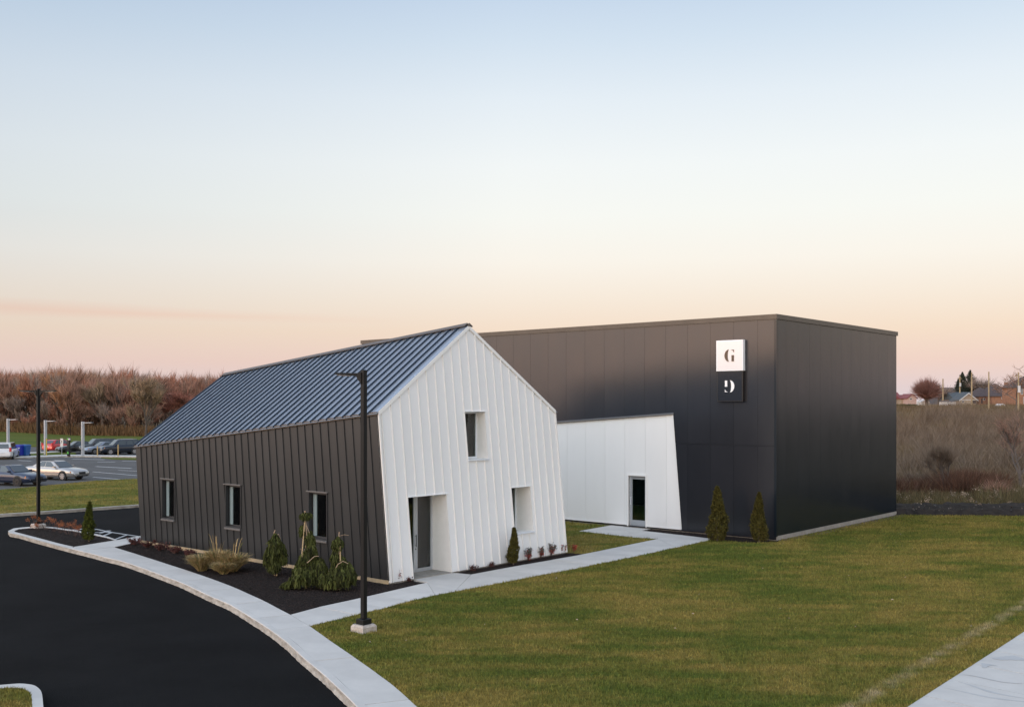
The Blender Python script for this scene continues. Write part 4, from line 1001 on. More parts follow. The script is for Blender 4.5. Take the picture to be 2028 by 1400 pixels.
M['red_leaf'] = mat('red_leaves', (.34, .035, .022), .7, island=.5)
M['maroon'] = mat('maroon_leaves', (.075, .022, .018), .8, island=.6)
M['rust'] = mat('rust_flower_heads', (.30, .10, .035), .9, island=.5)
M['twig'] = mat('brown_twigs', (.11, .06, .045), .9, island=.3)
M['graygreen'] = mat('grey_green_leaves', (.10, .095, .075), .8, island=.5)
def shrub(label, px, py, h, w, mats, seed, n=220, name='low_shrub', group='small red shrubs in the beds', red_low=True, leaf=.05):
    global rng; rng = np.random.default_rng(seed)
    X, Y = g(px, py); o = empty(name, (X, Y, -.02), 0, label, 'shrub', group)
    ns = 9; mb = MB(); pts = []
    for k in range(ns):
        a = rng.random()*2*math.pi; q = w/2*(.3+.7*rng.random()); hh = h*(.6+.4*rng.random())
        tip = (math.cos(a)*q, math.sin(a)*q, hh); mb.tube((0, 0, 0), tip, .007, .003, 3, False)
        for j in range(n//ns):
            t = .35+.65*rng.random(); pts.append([tip[0]*t+rng.normal()*.03, tip[1]*t+rng.normal()*.03, hh*t+rng.normal()*.03])
    mb.build('stems', M['twig'], o)
    P = np.array(pts); P[:, 2] = np.maximum(P[:, 2], .02)
    mi = (rng.random(len(P)) < np.where(P[:, 2] < h*.5, .25, .9)).astype(int) if red_low else rng.integers(0, 2, len(P))
    soup('leaves', leafcloud(P, leaf, up=.3, aspect=1.6), mats, mi, parent=o)
    return o
rg = [M['red_leaf'], M['graygreen']]
for i, (px, py, h, w, lab) in enumerate([(1047, 1110, .50, .46, 'first red and grey shrub right of the small arborvitae'), (1071, 1104, .42, .40, 'second shrub from the small arborvitae, vivid red at its foot'),
        (1091, 1100, .50, .46, 'third shrub from the small arborvitae with grey-green top'), (1113, 1095, .54, .46, 'red-footed shrub at the right corner of the white gable')]):
    shrub(lab, px, py, h, w, rg, 31+i, 420)
shrub('single bright red shrub on the grass beyond the gable corner', 1137, 1093, .30, .20, [M['red_leaf'], M['red_leaf']], 36, 120)
shrub('dark red leafy sprig at the left foot of the white gable', 789, 1152, .40, .22, [M['maroon'], M['red_leaf']], 37, 150, red_low=False)
shrub('tiny maroon sprout between the gable corner and the door', 811, 1150, .12, .16, [M['maroon'], M['maroon']], 38, 90)
shrub('low maroon shrub right of the entrance recess', 937, 1129, .20, .34, [M['maroon'], M['maroon']], 39, 160)
shrub('small maroon shrub between the entrance and the small arborvitae', 973, 1122, .18, .26, [M['maroon'], M['maroon']], 40, 120)
shrub('dark twiggy shrub beside the black building door', 1311, 1048, .42, .55, [M['maroon'], M['graygreen']], 41, 200, red_low=False)
shrub('small dark shrub at the slanted end of the white section', 1341, 1050, .22, .30, [M['maroon'], M['graygreen']], 42, 120, red_low=False)
for i, (px, py, lab) in enumerate([(270, 1078, 'maroon groundcover shrub nearest the crosswalk end of the dark wall'), (292, 1083, 'second maroon groundcover shrub along the dark wall'), (318, 1088, 'third maroon groundcover shrub along the dark wall'), (345, 1095, 'fourth maroon groundcover shrub along the dark wall'), (372, 1102, 'maroon groundcover shrub just left of the straw grasses')]):
    shrub(lab, px, py, .26, .75, [M['maroon'], M['maroon']], 45+i, 700, group='maroon groundcover shrubs along the dark wall')
# hydrangea-like shrubs with dried heads in the island
def dried(label, px, py, h, seed, heads=7, w=.5):
    global rng; rng = np.random.default_rng(seed)
    X, Y = g(px, py); o = empty('dried_flower_shrub', (X, Y, -.02), 0, label, 'shrub', 'dried flower shrubs in the kerb island')
    mb = MB(); pts = []
    for k in range(heads):
        x = rng.normal()*w*.45; y = rng.normal()*w*.3; z = h*(.65+.4*rng.random()); mb.tube((x*.2, y*.2, 0), (x, y, z), .006, .004, 3, False)
        for j in range(38): pts.append([x+rng.normal()*.04, y+rng.normal()*.04, z+rng.normal()*.035])
    mb.build('stems', M['twig'], o); soup('flower_heads', leafcloud(np.array(pts), .03, aspect=1.3), M['rust'], parent=o)
for i, (px, py, h, lab) in enumerate([(66, 1043, .5, 'rust shrub left of the two-armed lamp post'), (80, 1047, .22, 'rust sprig growing over the lamp post base'), (92, 1048, .55, 'rust shrub just right of the two-armed lamp post'), (107, 1051, .52, 'second rust shrub right of the two-armed lamp post'),
        (121, 1054, .5, 'third rust shrub right of the two-armed lamp post'), (135, 1057, .5, 'fourth rust shrub right of the two-armed lamp post'), (148, 1060, .5, 'rust shrub left of the slim arborvitae'), (160, 1060, .45, 'rust shrub touching the slim arborvitae')]):
    dried(lab, px, py, h, 60+i)

# ------------------------------------------------------------------ scattered ground cover
rng = np.random.default_rng(5)
def blades(name, poly, n, near, h=.05, w=.016, m=None):
    Q = scatter(poly, n, near); n = len(Q)
    far = np.clip(Q[:, 1]/25, 1, 2.2)
    a = rng.random(n)*2*math.pi; lean = rng.random(n)*.7; hh = h*(.5+rng.random(n))*np.sqrt(far)
    P = np.stack([Q[:, 0], Q[:, 1], np.full(n, -.014)], 1)
    u = np.stack([np.cos(a), np.sin(a), np.zeros(n)], 1)*(w*far)[:, None]/2
    b_ = rng.random(n)*2*math.pi
    tip = P + np.stack([np.cos(b_)*lean*hh, np.sin(b_)*lean*hh, hh], 1)
    return tag(soup(name, np.stack([P-u, P+u, tip], 1), m or M['blade']), kind='stuff')
LV = [p for p in LAWN]
blades('grass', LV, 420000, 24)
blades('grass', LAWN2, 22000, None)
GS_ = offset(KB, .2) + GS[::-1]
blades('grass', [p for p in GS_ if True], 40000, None, .035, .016)
blades('grass', CG, 6000, None)
# mulch chips
def chips(poly, n, z=-.02, s=.030, m=None, name='mulch_chips', near=None):
    Q = scatter(poly, n, near); P = np.stack([Q[:, 0], Q[:, 1], np.full(len(Q), z+.008)+rng.random(len(Q))*.014], 1)
    V = leafcloud(P, s, up=0, aspect=1.7); V[:, :, 2] = np.maximum(V[:, :, 2]*.55+z*.45+.004, z+.002)
    return tag(soup(name, V, m or M['chip']), kind='stuff')
chips(MB1, 42000); chips(MB2, 6000); chips(MB3, 6000)
chips(ISI + LOW_I[::-1], 7000)
M['leaf_dry'] = mat('fallen_leaf', (.36, .28, .20), .8, island=.45)
Q = scatter(LAWN, 95, 24); P = np.stack([Q[:, 0], Q[:, 1], np.full(len(Q), .045)], 1)
V1 = leafcloud(P, .06, aspect=1.3); V1[:, :, 2] = np.clip(V1[:, :, 2], .03, .06)
tag(soup('fallen_leaves', V1, M['leaf_dry']), kind='stuff')
# pale stones on the bank
Q = np.array([(lambda px, d: (at(px, g(px, 1020)[1])+d*.35, g(px, 1020)[1]+d))(random.uniform(1760, 2100), random.uniform(.2, 3.5)) for _ in range(170)])
P = np.stack([Q[:, 0], Q[:, 1], .16+np.random.default_rng(3).random(len(Q))*.2], 1)
tag(soup('bank_stones', leafcloud(P, .10, aspect=1.1), mat('bank_stone', (.13, .115, .105), .9, island=.7)), kind='stuff')

# ------------------------------------------------------------------ rough field on the right
M['dryblade'] = mat('dry_field_grass', (.115, .078, .050), .9, spec=.1, c2=(.205, .150, .078), scale=.11, island=.5)
M['brush'] = mat('russet_brush', (.105, .050, .028), .9, island=.6)
M['weed'] = mat('weed_stems', (.105, .085, .035), .9, island=.6)
M['fluff'] = mat('weed_seed_heads', (.36, .27, .19), .9, island=.4)
M['greytwig'] = mat('grey_twigs', (.175, .125, .085), .9, island=.45)
def rough(name, n, px0, px1, y0, y1, hgt, wid, m, dens_pow=1.0, zoff=0, leanm=.5):
    Y = y0*(y1/y0)**(rng.random(n)**dens_pow); px = px0+(px1-px0)*rng.random(n); X = (px-CX_)/F_*Y
    Z = hill(X, Y)+np.where(Y > 62, .25*np.sin(X*.11+Y*.05)*np.sin(Y*.083)+.1*np.sin(X*.37+1.3)*np.sin(Y*.29), 0)
    P = np.stack([X, Y, Z-.03+zoff], 1); s = (Y/60)**.6
    a = rng.random(n)*2*math.pi; hh = hgt*(.4+rng.random(n)*.9)*s
    u = np.stack([np.cos(a), np.sin(a)*.5, np.zeros(n)], 1)*(wid*s)[:, None]/2
    tip = P + np.stack([rng.normal(size=n)*leanm*hh, rng.normal(size=n)*leanm*hh, hh], 1)
    return np.stack([P-u, P+u, tip], 1)
tag(soup('dry_grass', np.concatenate([rough('x', 70000, 1740, 2300, 58, 260, .34, .05, None), rough('x', 20000, 1740, 2300, 56, 110, .7, .04, None)]), M['dryblade']), kind='stuff')
tag(soup('russet_brush', np.concatenate([rough('x', 5000, 1868, 1950, 61, 66, 1.25, .05, None, leanm=.5), rough('x', 2500, 1925, 1990, 63, 68, 1.0, .05, None, leanm=.5), rough('x', 2200, 1740, 1850, 62, 66, .8, .05, None, leanm=.5)]), M['brush']), kind='stuff')
wd = np.concatenate([rough('x', 16000, 1740, 2300, 56.5, 61, .55, .04, None, leanm=.25), rough('x', 4000, 1930, 2300, 56, 60, 1.1, .04, None, leanm=.25), rough('x', 1500, 1760, 2300, 53.0, 56.5, .45, .05, None, leanm=.5, zoff=.28)])
tag(soup('weeds', wd, M['weed']), kind='stuff')
tips = wd[rng.integers(0, len(wd), 90), 2]; tips = np.repeat(tips, 26, 0)+rng.normal(size=(90*26, 3))*[.09, .09, .07]
tag(soup('weed_seed_heads', leafcloud(tips, .06, aspect=1.3), M['fluff']), kind='stuff')
sc_ = [rough('x', 9000, 1740, 2300, 63, 130, 1.2, .035, None, leanm=.55)]
for _ in range(46):
    yc = random.uniform(66, 170); pc = random.uniform(1770, 2150); w_ = random.uniform(10, 34)
    sc_.append(rough('x', 420, pc-w_, pc+w_, yc, yc+random.uniform(1.5, 4), random.uniform(.9, 1.9), .035, None, leanm=.5))
tag(soup('scrub', np.concatenate(sc_), M['greytwig']), kind='stuff')

# ------------------------------------------------------------------ bare trees
def bare(seed, h, spread, levels=4, twigs=9, tw_len=.6, tw_w=.03, trunk_r=.16, fork=.25, up=.55, nb=(3, 4), td=.6, tg=.6, tz=.25):
    """returns tubes list and twig triangles"""
    rd = random.Random(seed); tubes = []; tw = []
    def rec(p, d, L_, r, lv):
        q = p + d*L_; tubes.append((p, q, r, r*.62))
        if lv >= 2 or lv >= levels-1:
            for k in range(twigs):
                t_ = rd.random(); c = p+(q-p)*t_
                dd = (d*td+Vector((rd.gauss(0, tg), rd.gauss(0, tg), rd.gauss(tz, .3)))).normalized()
                s = Vector((rd.gauss(0, 1), rd.gauss(0, 1), rd.gauss(0, 1))).normalized()*tw_w
                tw.append((c-s, c+s, c+dd*tw_len*(.5+rd.random())))
        if lv >= levels: return
        for k in range(rd.randint(*nb)):
            dd = (d*up + Vector((rd.gauss(0, 1)*spread, rd.gauss(0, 1)*spread, rd.gauss(.25, .2)))).normalized()
            st = p+(q-p)*(.55+.45*rd.random()) if k else q
            rec(st, dd, L_*(.62+.22*rd.random()), r*.6, lv+1)
    rec(Vector((0, 0, -.1)), Vector((rd.gauss(0, .04), rd.gauss(0, .04), 1)).normalized(), h*fork, trunk_r, 0)
    return tubes, tw
def tubes_np(tubes, n=3):
    V = []
    for p, q, r0, r1 in tubes:
        d = (q-p).normalized(); u = d.orthogonal().normalized(); w = d.cross(u)
        A = [p+(u*math.cos(2*math.pi*i/n)+w*math.sin(2*math.pi*i/n))*r0 for i in range(n)]; B = [q+(u*math.cos(2*math.pi*i/n)+w*math.sin(2*math.pi*i/n))*r1 for i in range(n)]
        for i in range(n): j = (i+1) % n; V += [(A[i], A[j], B[j]), (A[i], B[j], B[i])]
    return np.array([[tuple(v) for v in t_] for t_ in V])
def tree_np(**kw):
    tb, tw = bare(**kw); T = tubes_np(tb); W = np.array([[tuple(v) for v in t_] for t_ in tw])
    top = max(T[..., 2].max(), W[..., 2].max()); s = kw['h']/top
    return T*s, W*s
def ground_z(X, Y):
    return float(hill(np.array([X]), np.array([Y]))[0]) + (.25*math.sin(X*.11+Y*.05)*math.sin(Y*.083)+.1*math.sin(X*.37+1.3)*math.sin(Y*.29) if (Y > 62 and X > 0) else 0)
def bare_tree(label, X, Y, mat_t, mat_c, name='bare_tree', cat='tree', group=None, xs_=1.0, **kw):
    T, W = tree_np(**kw); T[..., :2] *= xs_; W[..., :2] *= xs_
    o = empty(name, (X, Y, ground_z(X, Y)), random.uniform(0, 6), label, cat, group)
    soup('trunk', T, mat_t, parent=o); soup('crown', W, mat_c, parent=o)
    return o
tw_cols = {'orange': (.40, .20, .10), 'rust': (.38, .175, .11), 'brown': (.31, .175, .12), 'tan': (.31, .215, .135), 'grey': (.26, .195, .155), 'red': (.38, .155, .10)}
for k_, c_ in tw_cols.items(): M['tw_'+k_] = mat('twigs_'+k_, c_, .95, island=.45)
# the far wood: one mass of many bare trees
variants = [tree_np(seed=100+i, h=1.0, spread=.30+.07*(i % 3), levels=4, twigs=6, tw_len=.095, tw_w=.0026, trunk_r=.010, fork=.24+.03*(i % 2), up=1.15, td=.9, tg=.32, tz=.45) for i in range(6)]
variants = [(t_, w_) for t_, w_ in variants]
Vs = []; Ms = []
M['bark_dark'] = mat('dark_wood_bark', (.050, .034, .025), .95, spec=.05)
wood_m = [M['bark_dark'], M['tw_orange'], M['tw_rust'], M['tw_brown'], M['tw_tan'], M['tw_grey']]
rg_ = np.random.default_rng(77)
def plant(X, Y, h, col):
    T, W = variants[rg_.integers(0, 6)]; a = rg_.random()*6.28; c, s = math.cos(a), math.sin(a)
    Rm = np.array([[c, -s, 0], [s, c, 0], [0, 0, 1]]); wd_ = .85+.4*rg_.random()
    for A_, mi_ in ((T, 0), (W, col)):
        B = A_ @ Rm.T * np.array([h*wd_, h*wd_, h]) + np.array([X, Y, -.3]); Vs.append(B); Ms.append(np.full(len(B), mi_))
for row in range(5):
    for i in range(62):
        px = -260 + i*13.4 + rg_.normal()*5
        base = np.interp(px, [-260, 0, 60, 150, 275, 330, 560], [255, 235, 222, 204, 200, 300, 330]) + row*14 + rg_.normal()*5
        topy = np.interp(px, [-260, 0, 120, 240, 290, 420, 560], [724, 727, 725, 733, 739, 737, 746]) + rg_.normal()*7 + 4*math.sin(px*.045)+3*math.sin(px*.021+1) - (row-2)*1.5
        Y = base; X = (px-CX_)/F_*Y; h = EYE + (CY_-topy)/F_*Y
        if rg_.random() < .15: h *= .75
        cols = [1, 2, 3, 4, 3, 5] if px < 240 else [2, 2, 3, 3, 5, 2]
        plant(X, Y, h, cols[rg_.integers(0, 6)])
# low understorey
for i in range(210):
    px = -260 + i*3.95 + rg_.normal()*4; base = np.interp(px, [-260, 0, 60, 150, 275, 330, 560], [244, 230, 216, 200, 194, 285, 306]) - 6 + rg_.random()*22
    plant((px-CX_)/F_*base, base, 3.0+5.0*rg_.random(), [3, 3, 4, 5, 2, 3][rg_.integers(0, 6)])
V_ = np.concatenate(Vs); M_ = np.concatenate(Ms)
tag(soup('woodland', V_, wood_m, M_), 'bare rust-brown autumn wood beyond the car park', None, None, 'stuff')
print('wood tris', len(V_))
# orange brush along the foot of the wood
n = 15000; px = -250+560*rg_.random(n); Yb = np.interp(px, [-250, 0, 60, 150, 330], [232, 222, 208, 192, 184]) + rg_.random(n)*6; Xb = (px-CX_)/F_*Yb
P = np.stack([Xb, Yb, np.full(n, -.2)], 1); hh = 2.5*(.3+.9*rg_.random(n)**1.4)*np.interp(px, [0, 100, 200], [1, .95, .85]); a = rg_.random(n)*6.28
u = np.stack([np.cos(a), np.sin(a), 0*a], 1)*.09; tip = P+np.stack([rg_.normal(size=n)*.4, rg_.normal(size=n)*.4, hh], 1)
tag(soup('russet_undergrowth', np.stack([P-u, P+u, tip], 1), mat('russet_undergrowth', (.15, .085, .035), .95, island=.5)), kind='stuff')
tk = dict(levels=5, twigs=5, tw_len=.8, tw_w=.035, trunk_r=.2)
bare_tree('reddish bare tree standing before the right part of the wood', at(338, 270), 270, M['bark'], M['tw_red'], h=11.0, seed=201, spread=.7, fork=.18, group='distinct bare trees at the wood edge', **tk)
bare_tree('pale tan bare tree at the wood edge above the roof end', at(288, 185), 185, M['bark'], M['tw_tan'], h=11.8, seed=202, spread=.36, fork=.22, up=1.05, td=.9, tg=.35, tz=.4, group='distinct bare trees at the wood edge', **tk)
bare_tree('tan bare tree behind the right grey lamp post', at(205, 196), 196, M['bark'], M['tw_tan'], h=11.2, seed=203, spread=.36, fork=.2, up=1.05, td=.9, tg=.35, tz=.4, group='distinct bare trees at the wood edge', **tk)
bare_tree('orange bare tree behind the red hatchback', at(132, 205), 205, M['bark'], M['tw_orange'], h=10.5, seed=204, spread=.40, fork=.2, up=1.05, td=.9, tg=.35, tz=.4, group='distinct bare trees at the wood edge', **tk)
# trees on the right
sk = dict(levels=5, twigs=7, tw_w=.007, trunk_r=.065)
bare_tree('bare forked sapling in the rough field right of the black building', at(1871, 63), 63, M['bark'], M['greytwig'], h=3.7, seed=311, spread=.42, fork=.16, up=.95, td=.8, tg=.4, tz=.3, tw_len=.45, levels=5, twigs=3, tw_w=.0045, trunk_r=.06)
bare_tree('larger bare tree with a few rusty leaves at the right edge of the field', at(2022, 66), 66, M['bark'], M['tw_brown'], h=5.6, seed=312, spread=.42, fork=.20, up=.95, td=.8, tg=.4, tz=.3, tw_len=.45, levels=5, twigs=4, tw_w=.006, trunk_r=.10)
bare_tree('dense bare thicket bush low at the right edge', at(1985, 60), 60, M['bark'], M['tw_brown'], h=1.8, seed=303, spread=.9, fork=.1, tw_len=.3, xs_=1.2, levels=4, twigs=5, tw_w=.006, trunk_r=.04)
bare_tree('small bare bush in the field left of the forked sapling', at(1815, 68), 68, M['bark'], M['greytwig'], h=1.7, seed=304, spread=.9, fork=.12, tw_len=.25, levels=4, twigs=5, tw_w=.005, trunk_r=.04)
bk = dict(levels=5, twigs=8, tw_len=.9, tw_w=.03, trunk_r=.22)
bare_tree('big rounded pinkish-brown bare tree beside the white shed', at(1834, 262), 262, M['bark'], mat('twigs_pink', (.24, .12, .095), .95, island=.4), h=8.4, seed=405, spread=.62, fork=.05, up=.85, xs_=.9, levels=5, twigs=8, tw_len=.9, tw_w=.03, trunk_r=.2)
bare_tree('airy bare tree between the conifers and the brown house', at(1948, 300), 300, M['bark'], M['tw_grey'], h=9.5, seed=402, spread=.6, fork=.15, levels=4, twigs=6, tw_len=1.2, tw_w=.025, trunk_r=.2)
bare_tree('sparse bare tree with small leaf clusters by the rightmost pole', at(2012, 205), 205, M['bark'], M['tw_brown'], h=10.0, seed=403, spread=.8, fork=.3, levels=4, twigs=5, tw_len=.7, tw_w=.03, trunk_r=.14)
bare_tree('thin bare tree behind the first utility pole', at(1858, 300), 300, M['bark'], M['tw_grey'], h=8.0, seed=404, spread=.7, fork=.15, levels=4, twigs=6, tw_len=1.0, tw_w=.03, trunk_r=.16)
M['spruce'] = mat('spruce_needles', (.030, .040, .024), .9, island=.55)
def spruce(label, X, Y, h, w, seed):
    rs = np.random.default_rng(seed); o = empty('spruce_tree', (X, Y, ground_z(X, Y)-.3), 0, label, 'conifer', 'spruces behind the houses')
    tr = []
    for L_ in range(26):
        t_ = L_/26; z = h*(.08+.9*t_); r = w/2*(1-t_)**1.0*(.85+.3*rs.random())
        for k in range(int(9+10*(1-t_))):
            a = rs.random()*6.28; rr = r*(.7+.4*rs.random()); d = np.array([math.cos(a), math.sin(a), 0]); s = np.array([-d[1], d[0], 0])
            for j in range(7):
                q = (j+1)/7; c = d*rr*q+np.array([0, 0, z-.16*rr*q**2+.02]); wdt = .28*(1.15-q)
                tr.append([c+s*wdt+[0, 0, -.35], c-s*wdt+[0, 0, -.35], c+d*rr*.18+[0, 0, .08]]); tr.append([c, c+s*wdt*1.1+d*.1-[0, 0, .2], c-s*wdt*.4-[0, 0, .3]])
    soup('crown', np.array(tr), M['spruce'], parent=o)
    mb = MB(); mb.tube((0, 0, 0), (0, 0, h*.97), .2, .02, 6); mb.build('trunk', M['bark'], o)
for px, top, Y, w, lab, sd_ in ((1906, 731, 315, 13.0, 'left dark spruce of the pair behind the tan gable', 1), (1921.5, 727, 305, 14.0, 'right and taller dark spruce of the pair behind the tan gable', 2), (1898, 745, 322, 6.5, 'shorter spruce leaning out left of the pair', 3)):
    X = at(px, Y); spruce(lab, X, Y, zat(top, Y)-ground_z(X, Y), w, sd_)

# ------------------------------------------------------------------ houses on the rise
M['brick'] = mat('brown_brick', (.36, .175, .095), .9, c2=(.22, .11, .068), scale=1.5)
M['tan'] = mat('tan_siding', (.36, .27, .19), .85, var=.08)
M['slate'] = mat('slate_shingles', (.075, .088, .095), .9, var=.2, scale=2)
M['shingle'] = mat('dark_brown_shingles', (.075, .055, .052), .9, var=.25, scale=2)
M['redroof'] = mat('red_metal_roof', (.20, .045, .040), .6, var=.1)
M['whitep'] = mat('white_siding', (.62, .58, .54), .8, var=.05)
M['greyp'] = mat('grey_siding', (.12, .11, .115), .85)
M['winglass'] = mat('dark_pane', (.03, .035, .04), .08, spec=1)
def far_house(label, px0, px1, Y, depth, eave_py, ridge_py, base_z, wall_m, roof_m, style='side', wins=(), rot=0.0, chim=None, name='house', cat='house', door=None, trim=None, over=.35):
    """front wall parallel to the picture, wins: (px0, px1, py0, py1)"""
    x0, x1 = at(px0, Y), at(px1, Y); cx_ = (x0+x1)/2; hw_ = (x1-x0)/2
    ez, rz = zat(eave_py, Y)-base_z, zat(ridge_py, Y)-base_z
    o = empty(name, (cx_, Y, base_z), rot, label, cat)
    mb = MB()
    if style == 'front':   # gable towards camera
        A = [(-hw_, 0, -1), (hw_, 0, -1), (hw_, 0, ez), (0, 0, rz-.12), (-hw_, 0, ez)]
        mb.hexa(A, [(x, depth, z) for x, _, z in A])
        mb.build('wall', wall_m, o)
        r = MB(); 
        for s in (-1, 1):
            k = (rz-ez)/hw_; e = over
            r.hexa([(0, -e, rz-.1), (s*(hw_+e), -e, ez-k*e-.1), (s*(hw_+e), depth+e, ez-k*e-.1), (0, depth+e, rz-.1)], [(0, -e, rz+.08), (s*(hw_+e), -e, ez-k*e+.08), (s*(hw_+e), depth+e, ez-k*e+.08), (0, depth+e, rz+.08)])
        r.build('roof', roof_m, o)
        if trim:
            r = MB()
            for s in (-1, 1):
                k = (rz-ez)/hw_; e = over
                r.hexa([(0, -e-.06, rz-.22), (s*(hw_+e), -e-.06, ez-k*e-.22), (s*(hw_+e), -e-.06, ez-k*e+.06), (0, -e-.06, rz+.06)], [(0, -e-.01, rz-.22), (s*(hw_+e), -e-.01, ez-k*e-.22), (s*(hw_+e), -e-.01, ez-k*e+.06), (0, -e-.01, rz+.06)])
            r.box(-hw_, hw_, -.06, -.01, ez-.2, ez-.02)
            r.build('fascia', trim, o)
    else:
        mb.box(-hw_, hw_, 0, depth, -1, ez); mb.build('wall', wall_m, o)
        r = MB(); e = over; ins = min(hw_*.9, (depth/2)) if style == 'hip' else 0.0
        base = [(-hw_-e, -e, ez), (hw_+e, -e, ez), (hw_+e, depth+e, ez), (-hw_-e, depth+e, ez)]
        ridge = [(-hw_-e+ins, depth/2, rz), (hw_+e-ins, depth/2, rz)]
        if style == 'hip' and hw_*2 <= depth: ridge = [(-.3, depth/2, rz), (.3, depth/2, rz)]
        r.add([*[(x, y, z-.18) for x, y, z in base], *base, *ridge], [(0, 1, 2, 3), (0, 1, 5, 4), (1, 2, 6, 5), (2, 3, 7, 6), (3, 0, 4, 7), (4, 5, 9, 8), (6, 7, 8, 9), (5, 6, 9), (7, 4, 8)])
        rf_ = r.build('roof', roof_m, o)
        if chim:
            for cpx, cpy in chim:
                c = MB(); xx = at(cpx, Y+depth/2)-cx_; c.box(xx-.45, xx+.45, depth/2-.4, depth/2+.4, ez, zat(cpy, Y+depth/2)-base_z); c.build('chimney', M['brick'], rf_)
    for (a0, a1, b0, b1) in wins:
        w = MB(); X0, X1 = at(a0, Y)-cx_, at(a1, Y)-cx_; Z1, Z0 = zat(b0, Y)-base_z, zat(b1, Y)-base_z
        for q in ((X0, X0+.08, Z0, Z1), (X1-.08, X1, Z0, Z1), (X0+.08, X1-.08, Z1-.08, Z1), (X0+.08, X1-.08, Z0, Z0+.08)): w.box(q[0], q[1], -.07, -.004, q[2], q[3])
        w = w.build('window', M['whitep'], o); p = MB(); p.box(X0+.08, X1-.08, -.04, -.006, Z0+.08, Z1-.08); p.build('pane', M['winglass'], w)
    if door:
        a0, a1, b0, b1 = door; w = MB(); w.box(at(a0, Y)-cx_, at(a1, Y)-cx_, -.06, -.004, zat(b1, Y)-base_z, zat(b0, Y)-base_z); w.build('door', M['shingle'], o)
    return o
BZ = 5.0
far_house('low house with a red roof at the edge of the black building', 1745, 1785, 330, 9, 789, 776, 5.1, M['tan'], M['redroof'], 'side')
far_house('red-roofed house wing right of the low red-roofed house', 1784.5, 1797, 326, 7, 789, 781.5, 5.1, M['tan'], M['redroof'], 'side', name='house')
far_house('small pink-walled house half hidden by the rounded bare tree', 1798, 1815, 322, 7, 787, 780, 5.1, mat('pinkish_siding', (.5, .33, .27), .8), M['redroof'], 'front', wins=((1802, 1806, 788, 792),))
far_house('white garden shed with low gable beside the rounded bare tree', 1825.5, 1840, 266, 3, 796, 792.3, 4.5, M['whitep'], M['whitep'], 'front', name='garden_shed', cat='shed', over=.12)
far_house('dark long-roofed house behind the first utility pole', 1853, 1897, 338, 9, 780, 767, 5.2, M['greyp'], M['shingle'], 'side', wins=((1876, 1881, 783, 790),))
far_house('long low white outbuilding left of the tan gabled house', 1872, 1893, 280, 4, 794.3, 793.3, 4.7, M['whitep'], M['greyp'], 'side', name='outbuilding', cat='building', wins=((1876, 1879, 795.4, 797.6), (1883, 1886, 795.4, 797.6)), over=.15)
far_house('house with slate-blue roof behind the tan gable', 1892, 1938, 292, 10, 790.5, 775.8, 5.0, M['tan'], M['slate'], 'side')
far_house('tan house with white-edged gable facing the field', 1901, 1934, 284, 6, 791, 778.2, 4.9, M['tan'], M['slate'], 'front', trim=M['whitep'], door=(1926, 1933, 793, 799), wins=((1905, 1909, 793, 797.5),))
far_house('brown brick house with broad dark hip roof and porch', 1939, 1972, 288, 9, 784.5, 767, 4.9, M['brick'], M['shingle'], 'hip', wins=((1947, 1951, 788, 793), (1954, 1958, 788, 793)), door=(1943, 1946, 789, 799), chim=((1969, 766),))
far_house('taller brown brick house part with dark roof behind the sparse tree', 1965, 2015, 284, 12, 784, 758.5, 4.8, M['brick'], M['shingle'], 'hip', wins=((1983, 1987, 786, 790), (1996, 2001, 788, 795)), chim=((1993, 757),))
far_house('two-storey brick house cut by the right edge of the picture', 2019.5, 2075, 250, 9, 766, 744, 4.2, M['brick'], M['shingle'], 'hip', wins=((2021.5, 2026, 768, 781), (2026.5, 2031, 786, 800), (2035, 2045, 768, 781)))
far_house('little gabled shed in front of the brown brick house', 1979, 1994, 250, 3, 805, 800, 3.6, M['tan'], M['whitep'], 'front', name='garden_shed', cat='shed', over=.12)
# hedge
hd = tag(link('hedge', None, None, (at(1780, 255), 255, 4.4)), 'clipped dark green hedge in front of the red-roofed house', 'hedge')
n = 5000; P = np.stack([(rg_.random(n)-.5)*9.5, rg_.random(n)*1.6, rg_.random(n)*1.55], 1)
soup('foliage', leafcloud(P, .25, up=.5), mat('hedge_leaves', (.045, .055, .015), .9, island=.5), parent=hd)
mb = MB(); [mb.tube((-4.5+i*.9, .8, -.4), (-4.5+i*.9, .8, .9), .05, n=5) for i in range(11)]; mb.build('stems', M['bark'], hd)
# utility poles
M['pole_wood'] = mat('weathered_pole', (.36, .27, .155), .85, var=.2, scale=1, stretch=(1, 1, .2))
for px, top, bot, Y, tr_, lab in ((1867.5, 750, 797, 285, False, 'utility pole nearest the rounded bare tree'), (1901, 745, 791, 290, True, 'utility pole with a transformer can before the spruces'), (1924.5, 737, 799, 262, False, 'tall utility pole in front of the tan gable'),
        (1958.3, 736, 815, 216, False, 'tall utility pole in front of the brown hip-roofed house'), (2017, 737, 832, 182, True, 'rightmost utility pole carrying a grey transformer')):
    X = at(px, Y); z0 = ground_z(X, Y)-.3; o = empty('utility_pole', (X, Y, z0), 0, lab, 'utility pole', 'wooden utility poles along the rise')
    zt = zat(top, Y)-z0; mb = MB(); mb.tube((0, 0, -.5), (0, 0, zt), .20*Y/240, .14*Y/240, 8); mb.build('pole', M['pole_wood'], o)
    if tr_:
        mb = MB(); mb.tube((-.05, -.38, zt-2.9 if Y > 200 else zt-3.6), (-.05, -.38, zt-1.9 if Y > 200 else zt-2.4), .26, n=10); mb.build('transformer', M['alu'], o)
        mb = MB(); mb.box(-.6, .6, -.08, .02, zt-.75, zt-.62); mb.build('crossarm', M['pole_wood'], o)

